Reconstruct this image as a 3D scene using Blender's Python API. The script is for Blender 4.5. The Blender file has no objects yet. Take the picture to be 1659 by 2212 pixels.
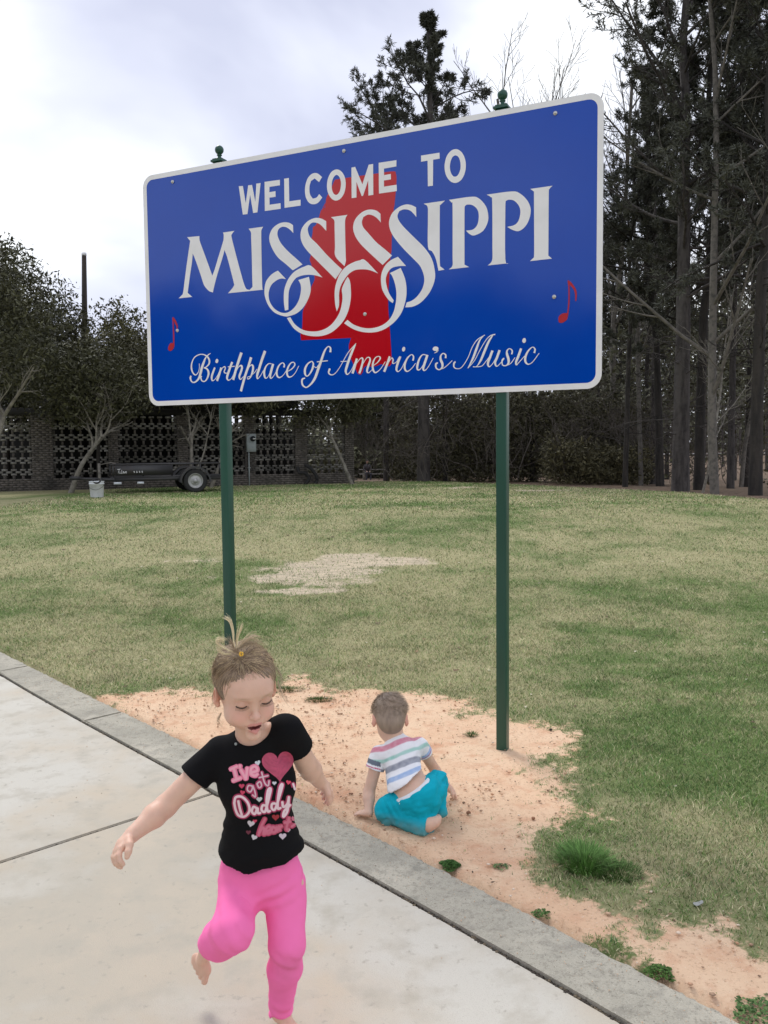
import bpy, bmesh, math, random
import numpy as np
from mathutils import Vector, Matrix
from mathutils.bvhtree import BVHTree
from mathutils.geometry import tessellate_polygon

random.seed(7); RNG = np.random.default_rng(7)
sc = bpy.context.scene
COL = sc.collection
R = math.radians

# ---------------------------------------------------------------- camera
CAMH = 1.72
FPX, PITCH, ROLL, PW, PH = 1864.85, .0718, -.0101, 1659, 2212
cam = bpy.data.cameras.new('camera'); camo = bpy.data.objects.new('camera', cam); COL.objects.link(camo)
cam.sensor_fit = 'VERTICAL'; cam.sensor_height = 36; cam.sensor_width = 27; cam.lens = 36*FPX/PH
cam.clip_start = .05; cam.clip_end = 3000
camo.matrix_world = Matrix.Translation((0, 0, CAMH)) @ Matrix.Rotation(math.pi/2-PITCH, 4, 'X') @ Matrix.Rotation(ROLL, 4, 'Z')
sc.camera = camo

# ---------------------------------------------------------------- sky and sun
SUN_EL, SUN_AZ = R(52), R(-28)          # azimuth clockwise from +y (north)
w = bpy.data.worlds.new('World'); sc.world = w; w.use_nodes = True
nt = w.node_tree; nt.nodes.clear()
N = nt.nodes.new; L = nt.links.new
out = N('ShaderNodeOutputWorld'); bg = N('ShaderNodeBackground'); sky = N('ShaderNodeTexSky')
sky.sky_type = 'NISHITA'; sky.sun_disc = False; sky.sun_elevation = SUN_EL; sky.sun_rotation = SUN_AZ
bg2 = N('ShaderNodeBackground'); bg.inputs[1].default_value = .08
tc = N('ShaderNodeTexCoord'); mp = N('ShaderNodeMapping'); mp.inputs['Scale'].default_value = (1, 1, 1.7); mp.inputs['Location'].default_value = (7.1, 1.3, 2.2)
nz = N('ShaderNodeTexNoise'); nz.inputs['Scale'].default_value = 2.1; nz.inputs['Detail'].default_value = 5; nz.inputs['Roughness'].default_value = .48
nz.inputs['Distortion'].default_value = .25
cr = N('ShaderNodeValToRGB'); e = cr.color_ramp.elements
e[0].position = .41; e[0].color = (.55, .575, .715, 1); e[1].position = .63; e[1].color = (1.08, 1.10, 1.10, 1)
m_ = cr.color_ramp.elements.new(.52); m_.color = (.74, .765, .88, 1)
L(tc.outputs['Generated'], mp.inputs[0]); L(mp.outputs[0], nz.inputs['Vector']); L(nz.outputs[0], cr.inputs[0])
L(cr.outputs[0], bg2.inputs[0]); L(sky.outputs[0], bg.inputs[0])
mx = N('ShaderNodeMixShader'); mx.inputs[0].default_value = .9
L(bg.outputs[0], mx.inputs[1]); L(bg2.outputs[0], mx.inputs[2]); L(mx.outputs[0], out.inputs[0])
bg2.inputs[1].default_value = 1.0
sl = bpy.data.lights.new('sun', 'SUN'); so = bpy.data.objects.new('sun', sl); COL.objects.link(so)
sl.energy = 1.5; sl.angle = R(18); sl.color = (1, .97, .92)
sd = Vector((math.sin(SUN_AZ)*math.cos(SUN_EL), math.cos(SUN_AZ)*math.cos(SUN_EL), math.sin(SUN_EL)))
so.rotation_euler = sd.to_track_quat('Z', 'Y').to_euler()
vs = sc.view_settings; vs.view_transform = 'Standard'; vs.look = 'None'; vs.exposure = 0.38; vs.gamma = 1; vs.use_curve_mapping = False
sc.cycles.max_bounces = 6; sc.cycles.diffuse_bounces = 3; sc.cycles.glossy_bounces = 2; sc.cycles.transparent_max_bounces = 4

# ---------------------------------------------------------------- helpers
def ray(u, v):
    x = u-PW/2; y = v-PH/2; c, s = math.cos(-ROLL), math.sin(-ROLL)
    X = (x*c-y*s)/FPX; Y = -(x*s+y*c)/FPX
    return np.array([X, math.cos(PITCH)+Y*math.sin(PITCH), -math.sin(PITCH)+Y*math.cos(PITCH)])
def at(u, v, y):
    d = ray(u, v)*(y/ray(u, v)[1]); return np.array([d[0], d[1], d[2]+CAMH])
def on_z(u, v, z=0.0):
    d = ray(u, v); d = d*((z-CAMH)/d[2]); return np.array([d[0], d[1], z])

def tag(o, label=None, cat=None, group=None, kind=None):
    if label: o['label'] = label
    if cat: o['category'] = cat
    if group: o['group'] = group
    if kind: o['kind'] = kind
    return o
def empty(name, loc=(0, 0, 0), rz=0, label=None, cat=None, group=None):
    o = bpy.data.objects.new(name, None); COL.objects.link(o); o.location = loc; o.rotation_euler = (0, 0, rz)
    o.empty_display_size = .1
    return tag(o, label, cat, group)
def mesh_data(name, V, F, mat=None, smooth=False, col=None):
    """V (n,3); F list of index arrays, each (m,k)"""
    V = np.asarray(V, dtype=np.float32).reshape(-1, 3)
    Fs = [np.asarray(f, dtype=np.int32) for f in (F if isinstance(F, list) else [F]) if len(f)]
    me = bpy.data.meshes.new(name)
    nl = sum(f.size for f in Fs); npn = sum(len(f) for f in Fs)
    me.vertices.add(len(V)); me.vertices.foreach_set('co', V.ravel())
    me.loops.add(nl); me.polygons.add(npn)
    me.loops.foreach_set('vertex_index', np.concatenate([f.ravel() for f in Fs]))
    tot = np.concatenate([np.full(len(f), f.shape[1], dtype=np.int32) for f in Fs])
    st = np.concatenate([[0], np.cumsum(tot)[:-1]]).astype(np.int32)
    me.polygons.foreach_set('loop_start', st); me.polygons.foreach_set('loop_total', tot)
    if smooth: me.polygons.foreach_set('use_smooth', np.ones(npn, dtype=bool))
    me.update(calc_edges=True)
    if col is not None:
        a = me.color_attributes.new('Col', 'FLOAT_COLOR', 'POINT')
        c = np.ones((len(V), 4), dtype=np.float32); c[:, :3] = col; a.data.foreach_set('color', c.ravel())
    if mat: me.materials.append(mat)
    return me
def mk(name, V, F, mat=None, parent=None, smooth=False, col=None, loc=None):
    o = bpy.data.objects.new(name, mesh_data(name, V, F, mat, smooth, col)); COL.objects.link(o)
    if parent is not None: o.parent = parent
    if loc is not None: o.location = loc
    return o
class MB:
    """collects pieces that become ONE mesh"""
    def __init__(s): s.V = []; s.F = {}; s.n = 0; s.C = []
    def add(s, V, F, c=None):
        V = np.asarray(V, float).reshape(-1, 3)
        for f in (F if isinstance(F, list) else [F]):
            f = np.asarray(f)
            if len(f): s.F.setdefault(f.shape[1], []).append(f+s.n)
        s.V.append(V); s.n += len(V)
        s.C.append(np.broadcast_to(np.asarray(c if c is not None else (1, 1, 1), float), (len(V), 3)))
        return s
    def box(s, c, size, R3=None, col=None):
        x = np.array([[-1,-1,-1],[1,-1,-1],[1,1,-1],[-1,1,-1],[-1,-1,1],[1,-1,1],[1,1,1],[-1,1,1]])*np.asarray(size)/2
        if R3 is not None: x = x@np.asarray(R3).T
        return s.add(x+np.asarray(c), np.array([[0,3,2,1],[4,5,6,7],[0,1,5,4],[1,2,6,5],[2,3,7,6],[3,0,4,7]]), col)
    def tube(s, pts, rad, n=8, cap=True, col=None):
        V, F = tube(pts, rad, n, cap); return s.add(V, F, col)
    def build(s, name, mat=None, parent=None, smooth=False, usecol=False, loc=None):
        V = np.concatenate(s.V); F = [np.concatenate(v) for v in s.F.values()]
        return mk(name, V, F, mat, parent, smooth, np.concatenate(s.C) if usecol else None, loc)
def tube(pts, rad, n=8, cap=True):
    P = np.asarray(pts, float); m = len(P); r = np.broadcast_to(np.asarray(rad, float), (m,))
    T = np.gradient(P, axis=0); T /= np.linalg.norm(T, axis=1)[:, None]+1e-12
    ref = np.array([0, 0, 1.]) if abs(T[0][2]) < .9 else np.array([1., 0, 0])
    a = np.cross(T, ref); a /= np.linalg.norm(a, axis=1)[:, None]+1e-12; b = np.cross(T, a)
    t = np.linspace(0, 2*math.pi, n, endpoint=False)
    V = P[:, None]+r[:, None, None]*(a[:, None]*np.cos(t)[None, :, None]+b[:, None]*np.sin(t)[None, :, None])
    i = np.arange(m-1)[:, None]*n; j = np.arange(n)[None]; k = (j+1) % n
    F = np.stack([i+j, i+k, i+n+k, i+n+j], -1).reshape(-1, 4)
    V = V.reshape(-1, 3); out = [F]
    if cap: out = [F, np.array([list(range(n))[::-1]]), np.array([[(m-1)*n+q for q in range(n)]])]
    return V, out
def rotz(a): c, s = math.cos(a), math.sin(a); return np.array([[c, -s, 0], [s, c, 0], [0, 0, 1]])
def roty(a): c, s = math.cos(a), math.sin(a); return np.array([[c, 0, s], [0, 1, 0], [-s, 0, c]])
def rotx(a): c, s = math.cos(a), math.sin(a); return np.array([[1, 0, 0], [0, c, -s], [0, s, c]])
def unit(v): v = np.asarray(v, float); return v/(np.linalg.norm(v)+1e-12)
def spline(P, per=6):
    """Catmull-Rom through points (any dimension)"""
    P = np.asarray(P, float)
    if len(P) < 3: 
        t = np.linspace(0, 1, per+1)[:, None]; return P[0]*(1-t)+P[-1]*t
    Q = np.vstack([2*P[0]-P[1], P, 2*P[-1]-P[-2]]); out = []
    for i in range(1, len(Q)-2):
        t = np.linspace(0, 1, per, endpoint=False)[:, None]
        a, b, c, d = Q[i-1], Q[i], Q[i+1], Q[i+2]
        out.append(.5*((2*b)+(-a+c)*t+(2*a-5*b+4*c-d)*t**2+(-a+3*b-3*c+d)*t**3))
    out.append(P[-1:]); return np.vstack(out)
# value noise, numpy
_perm = np.random.default_rng(11).random((64, 64, 64)).astype(np.float32)
def vnoise(P):
    P = np.asarray(P, float); i = np.floor(P).astype(int); f = P-i; f = f*f*(3-2*f); o = 0
    for dx in (0, 1):
        for dy in (0, 1):
            for dz in (0, 1):
                wv = (f[..., 0] if dx else 1-f[..., 0])*(f[..., 1] if dy else 1-f[..., 1])*(f[..., 2] if dz else 1-f[..., 2])
                o = o+wv*_perm[(i[..., 0]+dx) % 64, (i[..., 1]+dy) % 64, (i[..., 2]+dz) % 64]
    return o
def fbm(P, oct=4):
    P = np.asarray(P, float); o = 0; a = .5; t = 0
    for k in range(oct): o = o+a*vnoise(P*(2**k)+k*17.3); t += a; a *= .55
    return o/t
def fbm2(x, y, s, oct=4, seed=0):
    return fbm(np.stack([np.asarray(x)*s+seed*3.7, np.asarray(y)*s+seed*1.3, np.full(np.shape(x), seed*5.1)], -1), oct)
def sstep(a, b, x): t = np.clip((np.asarray(x, float)-a)/(b-a), 0, 1); return t*t*(3-2*t)

# ---------------------------------------------------------------- materials
def mat(name, base=(.5, .5, .5), rough=.7, metal=0, spec=.5, noise=None, bump=0, bscale=50, attr=False, coat=0, sss=0, rnd=0, detail=6):
    """noise = (scale, colour2, lo, hi[, stretch]) mixes a second colour by noise; attr multiplies by the Col attribute"""
    m = bpy.data.materials.new(name); m.use_nodes = True; t = m.node_tree; b = t.nodes['Principled BSDF']; n = t.nodes.new; l = t.links.new
    b.inputs['Roughness'].default_value = rough; b.inputs['Metallic'].default_value = metal; b.inputs['Specular IOR Level'].default_value = spec
    if coat: b.inputs['Coat Weight'].default_value = coat; b.inputs['Coat Roughness'].default_value = .04
    if sss:
        b.inputs['Subsurface Weight'].default_value = sss; b.inputs['Subsurface Radius'].default_value = (.012, .005, .003); b.inputs['Subsurface Scale'].default_value = 1
    tcn = n('ShaderNodeTexCoord'); cur = None
    c0 = n('ShaderNodeRGB'); c0.outputs[0].default_value = (*base, 1); cur = c0.outputs[0]
    if attr:
        a = n('ShaderNodeAttribute'); a.attribute_name = 'Col'; mm = n('ShaderNodeMix'); mm.data_type = 'RGBA'; mm.blend_type = 'MULTIPLY'; mm.inputs[0].default_value = 1
        l(cur, mm.inputs[6]); l(a.outputs[0], mm.inputs[7]); cur = mm.outputs[2]
    for q in ([noise] if noise and not isinstance(noise, list) else (noise or [])):
        z = n('ShaderNodeTexNoise'); z.inputs['Scale'].default_value = q[0]; z.inputs['Detail'].default_value = detail; z.inputs['Roughness'].default_value = .6
        src = tcn.outputs['Object']
        if len(q) > 4:
            mpn = n('ShaderNodeMapping'); mpn.inputs['Scale'].default_value = q[4]; l(src, mpn.inputs[0]); src = mpn.outputs[0]
        l(src, z.inputs['Vector'])
        rp = n('ShaderNodeMapRange'); rp.inputs[1].default_value = q[2]; rp.inputs[2].default_value = q[3]; l(z.outputs[0], rp.inputs[0])
        mm = n('ShaderNodeMix'); mm.data_type = 'RGBA'; l(rp.outputs[0], mm.inputs[0]); l(cur, mm.inputs[6]); mm.inputs[7].default_value = (*q[1], 1); cur = mm.outputs[2]
    if rnd:
        oi = n('ShaderNodeObjectInfo'); rp = n('ShaderNodeMapRange'); rp.inputs[3].default_value = 1-rnd; rp.inputs[4].default_value = 1+rnd; l(oi.outputs['Random'], rp.inputs[0])
        hs = n('ShaderNodeHueSaturation'); l(rp.outputs[0], hs.inputs['Value']); l(cur, hs.inputs['Color']); cur = hs.outputs[0]
    l(cur, b.inputs['Base Color'])
    if bump:
        z = n('ShaderNodeTexNoise'); z.inputs['Scale'].default_value = bscale; z.inputs['Detail'].default_value = 5; l(tcn.outputs['Object'], z.inputs['Vector'])
        bp = n('ShaderNodeBump'); bp.inputs['Strength'].default_value = 1; bp.inputs['Distance'].default_value = bump; l(z.outputs[0], bp.inputs['Height']); l(bp.outputs[0], b.inputs['Normal'])
    return m
M = {}
M['sign_blue'] = mat('sign_blue', (.0, .056, .42), .09, spec=.42, noise=(2.2, (.0, .064, .46), .3, .8), bump=.0003, bscale=3)
M['sign_white'] = mat('sign_white', (.86, .86, .86), .35, noise=(5, (.76, .76, .75), .45, .8))
M['sign_red'] = mat('sign_red', (.50, .003, .012), .12, spec=.42, bump=.0003, bscale=3)
M['sign_metal'] = mat('sign_metal', (.5, .5, .5), .45, metal=.8)
M['note_red'] = mat('note_red', (.45, .01, .02), .3)
M['steel'] = mat('steel', (.62, .62, .60), .35, metal=.7)
M['post_green'] = mat('post_green', (.010, .062, .042), .38, noise=[(3, (.016, .085, .06), .4, .7, (1, 1, .3)), (90, (.02, .06, .045), .6, .75)], bump=.0004, bscale=40)
M['concrete'] = mat('concrete', (.52, .45, .345), .85, noise=[(1.1, (.44, .40, .32), .38, .62), (.55, (.55, .525, .455), .47, .58), (6, (.42, .385, .31), .50, .72), (22, (.36, .33, .27), .60, .72), (300, (.40, .37, .31), .52, .8), (1.7, (.42, .385, .32), .60, .8), (40, (.30, .27, .22), .70, .78)], bump=.0012, bscale=260, rnd=.02)
M['kerb'] = mat('kerb', (.44, .41, .33), .9, noise=[(2.2, (.33, .31, .25), .4, .65), (1.4, (.52, .48, .385), .5, .65), (11, (.27, .25, .205), .52, .75), (40, (.27, .25, .20), .52, .70), (150, (.20, .19, .155), .56, .70), (330, (.70, .67, .58), .62, .68), (4, (.17, .17, .14), .60, .75)], bump=.004, bscale=170)
M['bark_pine'] = mat('bark_pine', (.088, .078, .072), .95, noise=[(7, (.036, .031, .030), .42, .62, (1, 1, .18)), (1.2, (.11, .098, .088), .5, .8)], bump=.03, bscale=9, rnd=.2)
M['bark_dark'] = mat('bark_dark', (.040, .034, .029), .95, noise=(6, (.020, .018, .016), .4, .6, (1, 1, .2)), bump=.02, bscale=10, rnd=.2)
M['bark_pale'] = mat('bark_pale', (.22, .20, .165), .9, noise=[(9, (.12, .11, .09), .45, .65), (3, (.32, .30, .26), .5, .7)], bump=.01, bscale=20)
M['bark_grey'] = mat('bark_grey', (.155, .14, .12), .9, noise=[(9, (.08, .075, .065), .45, .65)], bump=.01, bscale=20, rnd=.15)
M['needles'] = mat('needles', (.090, .094, .074), .8, attr=True, spec=.2)
M['leaves'] = mat('leaves', (.085, .085, .055), .65, attr=True, spec=.3)
M['twigs'] = mat('twigs', (.105, .092, .08), .9, spec=.1)
M['brick'] = mat('brick', (.17, .15, .13), .95, noise=[(7, (.085, .075, .066), .4, .65), (1.1, (.05, .047, .042), .5, .72)], rnd=.35)
M['brick_pale'] = mat('brick_pale', (.27, .26, .235), .95, noise=[(6, (.15, .14, .125), .4, .7), (.45, (.07, .065, .055), .48, .62)], rnd=.55)
M['mortar'] = mat('mortar', (.075, .07, .064), .95, noise=(5, (.04, .037, .033), .4, .7))
M['roof_dark'] = mat('roof_dark', (.018, .017, .016), .9)
M['white_metal'] = mat('white_metal', (.8, .8, .8), .5)
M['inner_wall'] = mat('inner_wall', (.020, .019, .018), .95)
M['trailer'] = mat('trailer', (.035, .034, .035), .5, noise=(3, (.06, .05, .045), .5, .8))
M['rubber'] = mat('rubber', (.022, .022, .022), .85, noise=(9, (.04, .037, .033), .5, .8))
M['rim'] = mat('rim', (.42, .42, .41), .45, metal=.4, noise=(18, (.20, .16, .12), .6, .8))
M['plastic_white'] = mat('plastic_white', (.66, .69, .72), .45, noise=(7, (.48, .50, .50), .5, .8))
M['wire'] = mat('wire', (.08, .08, .08), .5)
M['meter_grey'] = mat('meter_grey', (.33, .37, .37), .6, noise=(12, (.22, .25, .25), .5, .8))
M['meter_dark'] = mat('meter_dark', (.03, .035, .04), .25)
M['pole_wood'] = mat('pole_wood', (.040, .030, .024), .9, noise=(5, (.02, .017, .014), .4, .6, (1, 1, .1)))
M['bench_wood'] = mat('bench_wood', (.13, .12, .105), .9)
M['skin'] = mat('skin', (.98, .98, .98), .48, attr=True, sss=.12, spec=.35, noise=(45, (.70, .40, .31), .56, .95), bump=.0004, bscale=260)
M['cloth'] = mat('cloth', (1, 1, 1), .9, attr=True, spec=.15, bump=.0006, bscale=900)
M['hair'] = mat('hair', (1, 1, 1), .5, attr=True, spec=.5)
M['print'] = mat('print', (1, 1, 1), .6, attr=True)
M['grass'] = mat('grass', (1, 1, 1), .7, attr=True, spec=.2)
M['stone'] = mat('stone', (1, 1, 1), .95, attr=True, spec=.1)
M['road'] = mat('road', (.42, .42, .42), .9)
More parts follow.
